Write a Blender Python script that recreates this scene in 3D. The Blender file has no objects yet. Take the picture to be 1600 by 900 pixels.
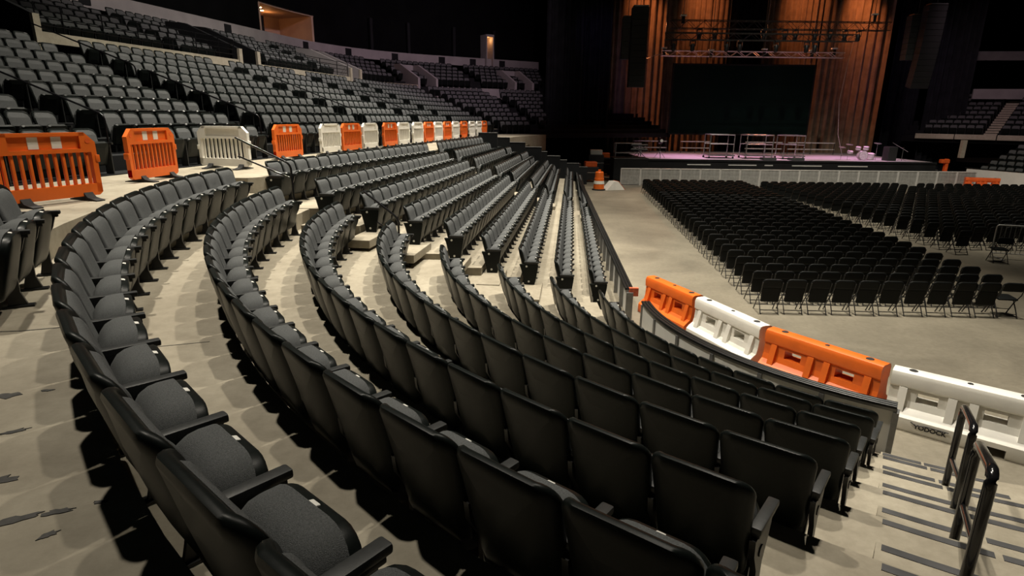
import bpy, bmesh, math, random
from math import sin, cos, pi, radians as rad, degrees, hypot, atan2
from mathutils import Vector, Matrix
random.seed(7)
scene = bpy.context.scene
COL = scene.collection

# ------------------------------------------------------------------ camera
cam_d = bpy.data.cameras.new('camera')
cam_d.sensor_width = 36.0
cam_d.lens = 36.0 * 931.9 / 1600.0
cam_d.clip_end = 400
cam = bpy.data.objects.new('camera', cam_d)
COL.objects.link(cam)
PITCH, ROLL, EYE = 0.280, 0.012, 4.2
cam.matrix_world = Matrix.Translation((0, 0, EYE)) @ Matrix.Rotation(pi / 2 - PITCH, 4, 'X') @ Matrix.Rotation(ROLL, 4, 'Z')
scene.camera = cam

# ------------------------------------------------------------------ world, exposure
world = bpy.data.worlds.new('dark_arena_air')
scene.world = world
world.use_nodes = True
world.node_tree.nodes['Background'].inputs[0].default_value = (0.50, 0.62, 0.60, 1)
world.node_tree.nodes['Background'].inputs[1].default_value = 0.010
vs = scene.view_settings
vs.view_transform = 'Standard'
vs.look = 'None'
vs.gamma = 1.0
vs.use_curve_mapping = False
vs.exposure = 1.15

# ------------------------------------------------------------------ house lights (high in the roof), stage lights, added fill lights
def lamp(name, kind, loc, target, power, color, size=0.3, angle=120, blend=1.0):
    ld = bpy.data.lights.new(name, kind)
    ld.energy = power
    ld.color = color
    if kind == 'SPOT':
        ld.spot_size = rad(angle)
        ld.spot_blend = blend
        ld.shadow_soft_size = size
    elif kind == 'POINT':
        ld.shadow_soft_size = size
    else:
        ld.size = size
    o = bpy.data.objects.new(name, ld)
    o.location = loc
    if target is not None:
        o.rotation_euler = (Vector(target) - Vector(loc)).to_track_quat('-Z', 'Y').to_euler()
    COL.objects.link(o)
    return o

WARM = (1.0, 0.92, 0.78)
lamp('house_and_fill_light', 'SPOT', (-8.5, 11.5, 26.0), (-1.8, 10.8, 1.5), 12000, WARM, 0.35, 57)
lamp('house_and_fill_light', 'SPOT', (1.5, 9.0, 26.5), (0.3, 10.6, 1), 8500, WARM, 0.35, 52)
lamp('house_and_fill_light', 'SPOT', (6.5, 14.0, 26.5), (2.3, 13.2, 0), 14500, WARM, 0.35, 62)
lamp('house_and_fill_light', 'SPOT', (-3.0, 22.0, 26.0), (-6.0, 21.0, 3), 21000, WARM, 0.40, 62)
lamp('house_and_fill_light', 'SPOT', (4.5, 27.0, 26.0), (2.0, 28.0, 0), 13000, WARM, 0.40, 62)
lamp('house_and_fill_light', 'SPOT', (15.0, 20.0, 26.0), (20.0, 32.0, 0), 16000, WARM, 0.40, 70)  # added fill, brightens the barricade and the far floor
lamp('house_and_fill_light', 'SPOT', (0.0, 20.0, 25.0), (-17.0, 33.0, 9.0), 6000, (1.0, .86, .80), 0.40, 52)  # added fill aimed at the upper fascia band
ORANGE = (1.0, 0.31, 0.10)
for lx, ly, lz, tx, ty, tz, pw, an in ((8.6, 50.4, 19.0, 11.4, 53.6, 10.4, 1300, 33), (14.0, 50.8, 21.0, 15.9, 54.2, 12.6, 1200, 30), (22.4, 50.8, 21.0, 24.3, 54.2, 12.0, 1200, 32), (26.4, 50.2, 19.0, 28.9, 53.4, 11.2, 1350, 32)):
    lamp('curtain_wash_light', 'SPOT', (lx, ly, lz), (tx, ty, tz), pw, ORANGE, 0.15, an)
for lx in (12.5, 18.5, 24.5):
    lamp('stage_wash_light', 'SPOT', (lx, 43.4, 8.7), (lx, 44.4, 1.6), 1150, (1.0, 0.50, 0.84), 0.2, 66)
for lx in (13.5, 21.0):
    lamp('truss_fill_light', 'SPOT', (lx, 49.0, 11.2), (lx, 46.4, 8.4), 420, ORANGE, 0.15, 130)  # added lamps that tint the lowest truss orange
lamp('house_and_fill_light', 'SPOT', (3.0, 32.0, 26.0), (-6.5, 34.0, 4.5), 13000, (1.0, .90, .82), 0.40, 58)  # added fill, lifts the far rows of the upper seats
lamp('corner_wash_light', 'SPOT', (2.0, 34.0, 16.5), (-8.0, 50.0, 7.5), 2600, (1.0, 0.72, 0.84), 0.5, 80)
lamp('corner_wash_light', 'SPOT', (26.0, 36.0, 15.0), (38.0, 48.0, 5.0), 1300, (1.0, 0.70, 0.78), 0.5, 60)
lamp('curtain_edge_light', 'SPOT', (6.0, 43.5, 12.5), (6.6, 50.0, 9.0), 60, (0.55, 0.35, 1.0), 0.3, 60)
lamp('curtain_edge_light', 'SPOT', (31.0, 43.5, 12.5), (31.6, 50.0, 9.0), 60, (0.55, 0.35, 1.0), 0.3, 60)

# ------------------------------------------------------------------ materials
def mat(name, base, rough=0.6, metal=0.0, noise=0.0, nscale=20.0, bump=0.0, bscale=200.0, spec=0.5, col2=None, emit=None, estr=0.0):
    m = bpy.data.materials.new(name)
    m.use_nodes = True
    nt = m.node_tree
    b = nt.nodes['Principled BSDF']
    b.inputs['Base Color'].default_value = (*base, 1)
    b.inputs['Roughness'].default_value = rough
    b.inputs['Metallic'].default_value = metal
    b.inputs['Specular IOR Level'].default_value = spec
    tc = nt.nodes.new('ShaderNodeTexCoord')
    if noise > 0:
        n = nt.nodes.new('ShaderNodeTexNoise')
        n.inputs['Scale'].default_value = nscale
        n.inputs['Detail'].default_value = 5
        nt.links.new(tc.outputs['Object'], n.inputs['Vector'])
        r = nt.nodes.new('ShaderNodeValToRGB')
        c2 = col2 or tuple(c * (1 - noise) for c in base)
        r.color_ramp.elements[0].color = (*c2, 1)
        r.color_ramp.elements[1].color = (*[min(1, c * (1 + noise)) for c in base], 1)
        r.color_ramp.elements[0].position = 0.3
        r.color_ramp.elements[1].position = 0.7
        nt.links.new(n.outputs['Fac'], r.inputs['Fac'])
        nt.links.new(r.outputs['Color'], b.inputs['Base Color'])
    if bump > 0:
        n2 = nt.nodes.new('ShaderNodeTexNoise')
        n2.inputs['Scale'].default_value = bscale
        n2.inputs['Detail'].default_value = 2
        nt.links.new(tc.outputs['Object'], n2.inputs['Vector'])
        bp = nt.nodes.new('ShaderNodeBump')
        bp.inputs['Strength'].default_value = bump
        bp.inputs['Distance'].default_value = 0.01
        nt.links.new(n2.outputs['Fac'], bp.inputs['Height'])
        nt.links.new(bp.outputs['Normal'], b.inputs['Normal'])
    if emit:
        b.inputs['Emission Color'].default_value = (*emit, 1)
        b.inputs['Emission Strength'].default_value = estr
    return m

def concrete(name, lo, hi, dark, scale=0.7, rough=0.7):
    m = bpy.data.materials.new(name)
    m.use_nodes = True
    nt = m.node_tree
    L = nt.links
    b = nt.nodes['Principled BSDF']
    b.inputs['Roughness'].default_value = rough
    b.inputs['Specular IOR Level'].default_value = 0.35
    g = nt.nodes.new('ShaderNodeNewGeometry')
    def nz(sc, det, rgh=0.6, dist=0.0):
        n = nt.nodes.new('ShaderNodeTexNoise')
        n.inputs['Scale'].default_value = sc
        n.inputs['Detail'].default_value = det
        n.inputs['Roughness'].default_value = rgh
        n.inputs['Distortion'].default_value = dist
        L.new(g.outputs['Position'], n.inputs['Vector'])
        return n
    def ramp(src, p0, c0, p1, c1):
        r = nt.nodes.new('ShaderNodeValToRGB')
        r.color_ramp.elements[0].position = p0
        r.color_ramp.elements[0].color = (*c0, 1)
        r.color_ramp.elements[1].position = p1
        r.color_ramp.elements[1].color = (*c1, 1)
        L.new(src, r.inputs['Fac'])
        return r
    big = ramp(nz(scale, 6, 0.62, 0.4).outputs['Fac'], 0.33, lo, 0.66, hi)
    fine = ramp(nz(9, 8, 0.7).outputs['Fac'], 0.3, (0.72, 0.71, 0.68), 0.75, (1.08, 1.08, 1.08))
    mx = nt.nodes.new('ShaderNodeMix')
    mx.data_type = 'RGBA'
    mx.blend_type = 'MULTIPLY'
    mx.inputs['Factor'].default_value = 0.8
    L.new(big.outputs['Color'], mx.inputs['A'])
    L.new(fine.outputs['Color'], mx.inputs['B'])
    st = ramp(nz(2.3, 5, 0.65, 0.8).outputs['Fac'], 0.66, (0, 0, 0), 0.76, (1, 1, 1))
    mx2 = nt.nodes.new('ShaderNodeMix')
    mx2.data_type = 'RGBA'
    L.new(st.outputs['Color'], mx2.inputs['Factor'])
    L.new(mx.outputs['Result'], mx2.inputs['A'])
    mx2.inputs['B'].default_value = (*dark, 1)
    L.new(mx2.outputs['Result'], b.inputs['Base Color'])
    bp = nt.nodes.new('ShaderNodeBump')
    bp.inputs['Strength'].default_value = 0.15
    bp.inputs['Distance'].default_value = 0.01
    L.new(nz(40, 4).outputs['Fac'], bp.inputs['Height'])
    L.new(bp.outputs['Normal'], b.inputs['Normal'])
    return m

M = {
    'tread': concrete('tier_concrete', (0.25, 0.220, 0.166), (0.365, 0.330, 0.258), (0.18, 0.158, 0.118)),
    'floor': concrete('arena_floor_concrete', (0.150, 0.134, 0.102), (0.265, 0.238, 0.182), (0.115, 0.102, 0.08), 0.35, 0.6),
    'ledge': concrete('pale_ledge_concrete', (0.34, 0.31, 0.24), (0.45, 0.41, 0.32), (0.28, 0.25, 0.19)),
    'fabric': mat('charcoal_woven_fabric', (0.084, 0.088, 0.089), 0.95, 0, 0.35, 260, 0.5, 420, 0.25),
    'shell': mat('black_moulded_plastic', (0.0068, 0.0088, 0.0081), 0.36, 0, 0.2, 60, 0.05, 500, 0.14),
    'arm': mat('dark_arm_plastic', (0.026, 0.0275, 0.0275), 0.42, 0, 0.2, 40, 0.1, 400, 0.3),
    'steel': mat('black_painted_steel', (0.012, 0.012, 0.0125), 0.4, 0.0, 0.2, 30, 0, 0, 0.5),
    'tag': mat('white_number_tag', (0.70, 0.69, 0.64), 0.5),
    'fold_fabric': mat('black_chair_padding', (0.006, 0.007, 0.007), 0.55, 0, 0.25, 120, 0.08, 300, 0.2),
    'fold_steel': mat('dark_chair_tubing', (0.05, 0.05, 0.05), 0.32, 0.7, 0.1, 30),
    'orange': mat('orange_barrier_plastic', (0.70, 0.13, 0.013), 0.42, 0, 0.12, 3, 0.05, 30),
    'white': mat('white_barrier_plastic', (0.74, 0.72, 0.66), 0.42, 0, 0.07, 3, 0.05, 30),
    'patch': mat('reflective_patch', (0.72, 0.70, 0.62), 0.35),
    'rubber': mat('black_rubber', (0.012, 0.012, 0.012), 0.8, 0, 0.2, 20),
    'rail': mat('gloss_black_rail', (0.008, 0.008, 0.009), 0.16, 0, 0, 0, 0, 0, 0.6),
    'alu': mat('grey_aluminium_frame', (0.24, 0.24, 0.235), 0.42, 0.6, 0.15, 8),
    'panel': mat('white_dasher_panel', (0.66, 0.65, 0.61), 0.5, 0, 0.06, 2),
    'cap': mat('black_ribbed_cap', (0.009, 0.010, 0.010), 0.4, 0, 0.2, 10, spec=0.25),
    'nosing': mat('dark_nosing_strip', (0.045, 0.045, 0.047), 0.75, 0, 0.4, 6),
    'tar': mat('black_tar_mark', (0.03, 0.028, 0.024), 0.6, 0, 0.5, 30),
    'galv': mat('galvanised_barricade_sheet', (0.42, 0.42, 0.40), 0.42, 0.5, 0.2, 6),
    'galv_bright': mat('bright_barricade_rail', (0.72, 0.71, 0.68), 0.35, 0.4, 0.1, 6),
    'curtain': mat('brown_stage_velour', (0.30, 0.22, 0.16), 0.9, 0, 0.25, 1.5, 0, 0, 0.1),
    'black_cloth': mat('black_masking_velour', (0.012, 0.013, 0.015), 0.95, 0, 0.3, 1.5, 0, 0, 0.08),
    'screen': mat('dark_green_screen', (0.0035, 0.012, 0.0095), 0.9, 0, 0.15, 0.4, spec=0.06),
    'stage_top': mat('pale_stage_deck', (0.42, 0.38, 0.42), 0.6, 0, 0.15, 2),
    'stage_black': mat('black_stage_skirt', (0.009, 0.0095, 0.010), 0.7, 0, 0.3, 1, spec=0.2),
    'truss': mat('dark_truss_tube', (0.05, 0.048, 0.045), 0.4, 0.6, 0.2, 10),
    'truss_pale': mat('bare_aluminium_truss', (0.55, 0.5, 0.45), 0.35, 0.7, 0.1, 10),
    'fixture': mat('black_fixture_body', (0.012, 0.012, 0.013), 0.45, 0, 0.2, 20),
    'lens': mat('fixture_lens', (0.10, 0.10, 0.11), 0.1),
    'speaker': mat('black_speaker_box', (0.011, 0.012, 0.012), 0.65, 0, 0.3, 40),
    'speaker_grey': mat('charcoal_speaker_box', (0.032, 0.038, 0.034), 0.65, 0, 0.3, 40),
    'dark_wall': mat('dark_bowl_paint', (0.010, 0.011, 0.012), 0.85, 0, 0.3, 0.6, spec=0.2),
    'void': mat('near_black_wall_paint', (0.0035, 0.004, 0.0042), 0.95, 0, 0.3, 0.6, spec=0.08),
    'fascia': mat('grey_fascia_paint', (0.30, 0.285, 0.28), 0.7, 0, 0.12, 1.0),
    'suite': mat('suite_plaster', (0.50, 0.36, 0.26), 0.7, 0, 0.1, 1.0),
    'glow': mat('suite_downlight', (1, 0.8, 0.6), 0.5, 0, 0, 0, 0, 0, 0.5, None, (1.0, 0.60, 0.30), 14.0),
    'strip_light': mat('stage_edge_trim', (0.60, 0.59, 0.56), 0.4, 0, 0.05, 6),
    'drum': mat('pearl_drum_shell', (0.62, 0.50, 0.60), 0.3, 0, 0.2, 12),
    'chrome': mat('chrome_stand', (0.65, 0.64, 0.63), 0.22, 0.9, 0.05, 10),
    'case': mat('black_road_case', (0.018, 0.018, 0.02), 0.55, 0, 0.2, 10),
    'red': mat('red_orange_paint', (0.70, 0.11, 0.02), 0.4, 0, 0.15, 5),
    'redtape': mat('red_orange_tape', (0.62, 0.12, 0.05), 0.5, 0, 0.2, 20),
    'ink': mat('black_stencil_ink', (0.012, 0.012, 0.012), 0.6),
}

# ------------------------------------------------------------------ mesh helpers
class MB:
    def __init__(s):
        s.v = []; s.f = []; s.m = []
    def add(s, verts, faces, mi=0):
        o = len(s.v)
        s.v += [tuple(v) for v in verts]
        s.f += [tuple(i + o for i in f) for f in faces]
        s.m += [mi] * len(faces)
        return s
    def box(s, a, b, mi=0, T=None):
        x0, y0, z0 = a; x1, y1, z1 = b
        vs_ = [(x0, y0, z0), (x1, y0, z0), (x1, y1, z0), (x0, y1, z0), (x0, y0, z1), (x1, y0, z1), (x1, y1, z1), (x0, y1, z1)]
        if T is not None:
            vs_ = [T @ Vector(v) for v in vs_]
        return s.add(vs_, [(3, 2, 1, 0), (4, 5, 6, 7), (0, 1, 5, 4), (1, 2, 6, 5), (2, 3, 7, 6), (3, 0, 4, 7)], mi)
    def cbox(s, a, b, c, mi=0, T=None):
        """box with chamfered edges"""
        x0, y0, z0 = a; x1, y1, z1 = b
        bm = bmesh.new()
        bmesh.ops.create_cube(bm, size=1)
        for v in bm.verts:
            v.co = Vector((x0 + (v.co.x + .5) * (x1 - x0), y0 + (v.co.y + .5) * (y1 - y0), z0 + (v.co.z + .5) * (z1 - z0)))
        bmesh.ops.bevel(bm, geom=bm.edges[:], offset=c, segments=2, affect='EDGES', profile=0.6)
        bm.verts.index_update()
        vv = [(T @ v.co if T is not None else v.co.copy()) for v in bm.verts]
        ff = [tuple(v.index for v in f.verts) for f in bm.faces]
        bm.free()
        return s.add(vv, ff, mi)
    def tube(s, pts, r, n=8, mi=0, cap=True):
        pts = [Vector(p) for p in pts]
        rings = []
        for i, p in enumerate(pts):
            if i == 0: t = pts[1] - p
            elif i == len(pts) - 1: t = p - pts[i - 1]
            else: t = (pts[i + 1] - p).normalized() + (p - pts[i - 1]).normalized()
            t.normalize()
            up = Vector((0, 0, 1)) if abs(t.z) < .95 else Vector((0, 1, 0))
            a = t.cross(up).normalized(); b = a.cross(t)
            rings.append([p + (a * cos(2 * pi * k / n) + b * sin(2 * pi * k / n)) * r for k in range(n)])
        vv = [v for rg in rings for v in rg]
        ff = []
        for i in range(len(rings) - 1):
            for k in range(n):
                k2 = (k + 1) % n
                ff.append((i * n + k, i * n + k2, (i + 1) * n + k2, (i + 1) * n + k))
        if cap:
            ff.append(tuple(range(n - 1, -1, -1)))
            ff.append(tuple((len(rings) - 1) * n + k for k in range(n)))
        return s.add(vv, ff, mi)
    def prism(s, poly, h0, h1, axis='z', mi=0, T=None):
        """poly: 2-D points; extruded along axis from h0 to h1"""
        def P(u, v, h):
            p = {'z': (u, v, h), 'x': (h, u, v), 'y': (u, h, v)}[axis]
            return T @ Vector(p) if T is not None else p
        n = len(poly)
        vv = [P(u, v, h0) for u, v in poly] + [P(u, v, h1) for u, v in poly]
        ff = [tuple(range(n - 1, -1, -1)), tuple(range(n, 2 * n))] + [(k, (k + 1) % n, n + (k + 1) % n, n + k) for k in range(n)]
        return s.add(vv, ff, mi)
    def lathe(s, prof, n=16, mi=0, T=None):
        vv = []
        for r, z in prof:
            for k in range(n):
                p = Vector((r * cos(2 * pi * k / n), r * sin(2 * pi * k / n), z))
                vv.append(T @ p if T is not None else p)
        ff = []
        for i in range(len(prof) - 1):
            for k in range(n):
                k2 = (k + 1) % n
                ff.append((i * n + k, i * n + k2, (i + 1) * n + k2, (i + 1) * n + k))
        ff.append(tuple(range(n - 1, -1, -1)))
        ff.append(tuple((len(prof) - 1) * n + k for k in range(n)))
        return s.add(vv, ff, mi)
    def pillow(s, W, H, rt, rb, n, rings, warp, mi=0):
        """rounded slab in the x-z plane; rings of (inset, y); warp maps (x, y, z) to its place"""
        def outline(i):
            w, h = W - 2 * i, H - 2 * i
            a, b = max(rt - i, .004), max(rb - i, .004)
            pts = []
            for cx, cz, r, a0 in ((w / 2 - b, b, b, -90), (w / 2 - a, h - a, a, 0), (-w / 2 + a, h - a, a, 90), (-w / 2 + b, b, b, 180)):
                for k in range(n + 1):
                    t = rad(a0 + 90 * k / n)
                    pts.append((cx + r * cos(t), cz + r * sin(t) + i))
            return pts
        vv = []; N = 4 * (n + 1)
        for i, y in rings:
            vv += [warp(x, y, z) for x, z in outline(i)]
        ff = []
        for j in range(len(rings) - 1):
            for k in range(N):
                k2 = (k + 1) % N
                ff.append((j * N + k, (j + 1) * N + k, (j + 1) * N + k2, j * N + k2))
        ff.append(tuple(range(N)))
        ff.append(tuple((len(rings) - 1) * N + k for k in range(N - 1, -1, -1)))
        return s.add(vv, ff, mi)
    def mesh(s, name, mats, smooth=None):
        me = bpy.data.meshes.new(name)
        me.from_pydata(s.v, [], s.f)
        for m in (mats if isinstance(mats, (list, tuple)) else [mats]):
            me.materials.append(m)
        if len(me.materials) > 1:
            me.polygons.foreach_set('material_index', s.m)
        me.validate()
        bm = bmesh.new(); bm.from_mesh(me)
        bmesh.ops.recalc_face_normals(bm, faces=bm.faces[:])
        bm.to_mesh(me); bm.free()
        if smooth:
            me.polygons.foreach_set('use_smooth', [True] * len(me.polygons))
            me.set_sharp_from_angle(angle=rad(smooth))
        me.update()
        return me
    def obj(s, name, mats, parent=None, smooth=None):
        return put(name, s.mesh(name, mats, smooth), parent)

def put(name, me, parent=None, loc=None, rz=None):
    o = bpy.data.objects.new(name, me)
    COL.objects.link(o)
    if parent is not None: o.parent = parent
    if loc is not None: o.location = loc
    if rz is not None: o.rotation_euler = (0, 0, rz)
    return o

def tag(o, label, cat, group=None, kind=None):
    o['label'] = label
    o['category'] = cat
    if group: o['group'] = group
    if kind: o['kind'] = kind
    return o

def thing(name, label, cat, loc=(0, 0, 0), rz=0.0, group=None):
    return tag(put(name, None, None, loc, rz), label, cat, group)

def struct(o, label=None):
    o['kind'] = 'structure'
    if label: o['label'] = label
    return o

def copy_tree(o, parent=None):
    c = o.copy()
    COL.objects.link(c)
    if parent is not None: c.parent = parent
    for ch in o.children:
        copy_tree(ch, c)
    return c

def ordinal(n):
    names = ['first', 'second', 'third', 'fourth', 'fifth', 'sixth', 'seventh', 'eighth', 'ninth', 'tenth', 'eleventh', 'twelfth']
    if 1 <= n <= 12: return names[n - 1]
    return '%d%s' % (n, {1: 'st', 2: 'nd', 3: 'rd'}.get(n % 10 if n // 10 % 10 != 1 else 0, 'th'))

def seen(x, y, z, pad=0.0):
    """does the point fall inside the picture (a plain pinhole test, used only to rank and prune repeats)"""
    c, s_ = cos(PITCH), sin(PITCH)
    z -= EYE
    d = y * c - z * s_
    if d < .3: return False
    px = 800 + x * 931.9 / d
    py = 450 - (y * s_ + z * c) * 931.9 / d
    return -pad < px < 1600 + pad and -pad < py < 900 + pad

# ------------------------------------------------------------------ layout of the bowl
CX, CY = 7.093, 10.275                       # centre of the curved corner section
def RROW(i): return 12.0 - .925 * i           # radius of the seat-back tops, row 0 (top) .. 7 (by the wall)
def TOP(i): return EYE - .88 - .28 * i - .003 * i * i
def FL(i): return TOP(i) - .85                # tread height
def polar(R, a): return (CX + R * cos(a), CY + R * sin(a))
RT = [RROW(i) - .12 for i in range(8)] + [4.78]     # back edge of each tread
# straight rows beyond the side aisle: (near end, line direction) of the seat-back tops
SR_NEAR = [(-4.81, 11.64), (-3.65, 10.94), (-2.86, 11.03), (-2.08, 11.15), (-1.31, 11.06), (-.61, 11.11), (.11, 11.25), (.82, 11.35), (1.57, 11.88)]
SR_FAR = [(-2.96, 20.59), (-2.26, 20.27), (-1.57, 20.11), (-.83, 20.05), (-.22, 20.7), (.52, 21.27), (1.11, 21.74), (1.85, 22.17), (2.5, 22.55)]
SR_END = [27.5, 29.0, 29.8, 30.6, 31.4, 32.2, 33.2, 34.6, 35.6]
SR_Z = [FL(k * 7 / 8) for k in range(9)]
def sr_dir(k):
    (x0, y0), (x1, y1) = SR_NEAR[k], SR_FAR[k]
    L = hypot(x1 - x0, y1 - y0)
    return ((x1 - x0) / L, (y1 - y0) / L, L)
def sr_x(k, y, off=0.0):
    dx, dy, L = sr_dir(k)
    return SR_NEAR[k][0] + (y - SR_NEAR[k][1]) * dx / dy + off

# ------------------------------------------------------------------ structure: floors and tiers
struct(MB().box((-40, -14, -.3), (60, 75, 0)).obj('floor', M['floor']))

def sweep(path, prof, closed=True):
    """path: stations (x, y, nx, ny); prof: (offset along n, z)"""
    b = MB(); n = len(prof)
    for x, y, nx, ny in path:
        b.v += [(x + nx * p, y + ny * p, z) for p, z in prof]
    for i in range(len(path) - 1):
        for k in range(n if closed else n - 1):
            k2 = (k + 1) % n
            b.f.append((i * n + k, (i + 1) * n + k, (i + 1) * n + k2, i * n + k2)); b.m.append(0)
    if closed:
        b.f.append(tuple(range(n))); b.m.append(0)
        b.f.append(tuple((len(path) - 1) * n + k for k in range(n - 1, -1, -1))); b.m.append(0)
    return b

def arc_path(a0, a1, step=3.0, ext=0.0):
    """stations about the corner centre; offset is the radius.  ext: straight run past a0 along +Y"""
    st = []
    if ext > 0:
        st.append((CX, CY + ext, -1.0, .0))
    n = max(2, int(abs(a1 - a0) / step) + 1)
    for k in range(n):
        a = rad(a0 + (a1 - a0) * k / (n - 1))
        st.append((CX, CY, cos(a), sin(a)))
    return st

curved_floor = []
for i in range(8):
    hi, lo = RT[i], RT[i + 1]
    base = FL(i + 1) - .06 if i < 7 else -.05
    o = struct(sweep(arc_path(180, 262, 3, 1.0), [(lo, base), (lo, FL(i)), (hi, FL(i)), (hi, base)]).obj('floor', M['tread']))
    curved_floor.append(o)
# the tread the photographer stands on, and the walkway one step higher
zt_ = FL(0) + .28
o_top = struct(sweep(arc_path(180, 262, 3, 1.0), [(RT[0], FL(0) - .06), (RT[0], zt_), (20, zt_), (20, FL(0) - .06)]).obj('floor', M['tread']))
zw = zt_ + .28
U0 = rad(11.7)
UD = (sin(U0), cos(U0)); UN = (-cos(U0), sin(U0)); UB = (-5.6, 18.6)
def up(s, p): return (UB[0] + UD[0] * s + UN[0] * p, UB[1] + UD[1] * s + UN[1] * p)
wk = MB()
poly = [polar(12.57, rad(a)) for a in (201.5, 198, 194, 190, 186, 182, 180)] + [(CX - 12.57, 11.3), (-5.0, 11.35)]
poly += [(sr_x(0, y) + .05, y) for y in (11.6, 14, 18, 22, 26, 29)] + [(-.9, 33), (.4, 38), (2.2, 42), (-3, 46), up(24, 8), up(-12, 8), up(-16, 4), polar(19, rad(203)), polar(13.1, rad(203.5))]
wk.prism(poly, 2.0, zw)
struct(wk.obj('floor', M['tread']), 'concourse walkway behind the orange and white barriers')
for k in range(9):
    y0, y1 = (10.9 if k else 11.35), 41.0
    b = MB()
    bz = (SR_Z[k + 1] - .05) if k < 8 else -.05
    if k < 8:
        pl = [(sr_x(k, y0) + .05, y0), (sr_x(k + 1, y0) + .05, y0), (sr_x(k + 1, y1) + .05, y1), (sr_x(k, y1) + .05, y1)]
    else:
        pl = [(sr_x(k, y0) + .05, y0), (2.36, 10.9), (4.12, 41), (sr_x(k, y1) + .05, y1)]
    b.prism(pl, bz, SR_Z[k])
    fo = struct(b.obj('floor', M['tread']))
    # half steps in the two aisles, one below each riser
    if 0 < k:
        dx, dy, L = sr_dir(k)
        T = Matrix.Translation((sr_x(k, 10.85) + .05, 10.75, 0)) @ Matrix.Rotation(-atan2(dx, dy), 4, 'Z')
        rise = SR_Z[k - 1] - SR_Z[k]
        MB().cbox((.0, -.50, SR_Z[k] - .02), (.42, .62, SR_Z[k] + rise / 2), .012, 0, T).obj('aisle_step', M['tread'], fo)
        if k < 3: continue
        T = Matrix.Translation((sr_x(k, 22.0) + .15, sr_dir(k)[1] * L + SR_NEAR[k][1] + .52, 0)) @ Matrix.Rotation(-atan2(dx, dy), 4, 'Z')
        MB().cbox((-.1, -.42, SR_Z[k] - .02), (.3, .42, SR_Z[k] + rise / 2), .012, 0, T).obj('aisle_step', M['tread'], fo)

# stairs at the open end of the curved rows: a half step and two dark nosing strips per tier
A0, A1 = 235.2, 246.0
for i in range(8):
    Rf = RT[i + 1]
    zf = FL(i)
    zn = FL(i + 1) if i < 7 else 0.0
    o = curved_floor[i]
    st = arc_path(A0 + .8, A1, 1.5)
    sweep(st, [(Rf - .40, zn - .01), (Rf - .40, (zf + zn) / 2), (Rf + .02, (zf + zn) / 2), (Rf + .02, zn - .01)]).obj('stair_step', M['tread'], o)
    s1 = arc_path(A0 + 1.0, A0 + 5.2, 1.2); s2 = arc_path(A0 + 5.5, A1, 1.5)
    for sp in (s1, s2):
        sweep(sp, [(Rf + .015, zf - .002), (Rf + .015, zf + .004), (Rf + .075, zf + .004), (Rf + .075, zf - .002)]).obj('nosing_strip', M['nosing'], o)
        zm = (zf + zn) / 2
        sweep(sp, [(Rf - .385, zm - .002), (Rf - .385, zm + .004), (Rf - .325, zm + .004), (Rf - .325, zm - .002)]).obj('nosing_strip', M['nosing'], o)
# joints and tar marks on the upper tread
def blob(cx, cy, z, r, squash, rot, name, parent, seed):
    rnd = random.Random(seed)
    n = 18
    pl = []
    for k in range(n):
        a = 2 * pi * k / n
        q = r * (1 + rnd.uniform(-.35, .35))
        x, y = q * cos(a), q * sin(a) * squash
        pl.append((cx + x * cos(rot) - y * sin(rot), cy + x * sin(rot) + y * cos(rot)))
    MB().prism(pl, z - .002, z + .003).obj(name, M['tar'], parent)
for k, (x, y, r, sq, ro) in enumerate(((-2.66, 2.86, .055, .6, .3), (-2.5, 2.93, .035, .35, .2), (-2.33, 2.5, .05, .3, .6), (-2.47, 2.33, .06, .35, .9), (-2.1, 2.1, .075, .45, .35),
                                       (-1.84, 1.86, .09, .22, .5), (-1.70, 1.92, .05, .3, .4), (-1.95, 1.74, .035, .6, .1), (-1.64, 1.79, .03, .6, 1), (-1.58, 1.98, .025, .4, .2), (-1.78, 1.68, .02, .8, .2))):
    blob(x, y, zt_, r, sq, ro, 'tar_mark', o_top, 20 + k)
def crack(pts, z, w, parent):
    b = MB()
    for (x0, y0), (x1, y1) in zip(pts, pts[1:]):
        L = hypot(x1 - x0, y1 - y0); nx, ny = -(y1 - y0) / L * w, (x1 - x0) / L * w
        b.prism([(x0 - nx, y0 - ny), (x1 - nx, y1 - ny), (x1 + nx, y1 + ny), (x0 + nx, y0 + ny)], z - .002, z + .0025)
    b.obj('joint_line', M['tar'], parent)
crack([(-4.2, 3.55), (-3.7, 3.78), (-3.35, 3.83), (-2.95, 3.98)], zt_, .006, o_top)
crack([polar(11.85, rad(211.2)), polar(11.5, rad(211.5)), polar(11.15, rad(211.9))], FL(0), .004, curved_floor[0])
crack([polar(11.0, rad(213.6)), polar(10.6, rad(213.2)), polar(10.25, rad(212.6))], FL(1), .004, curved_floor[1])

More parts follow.
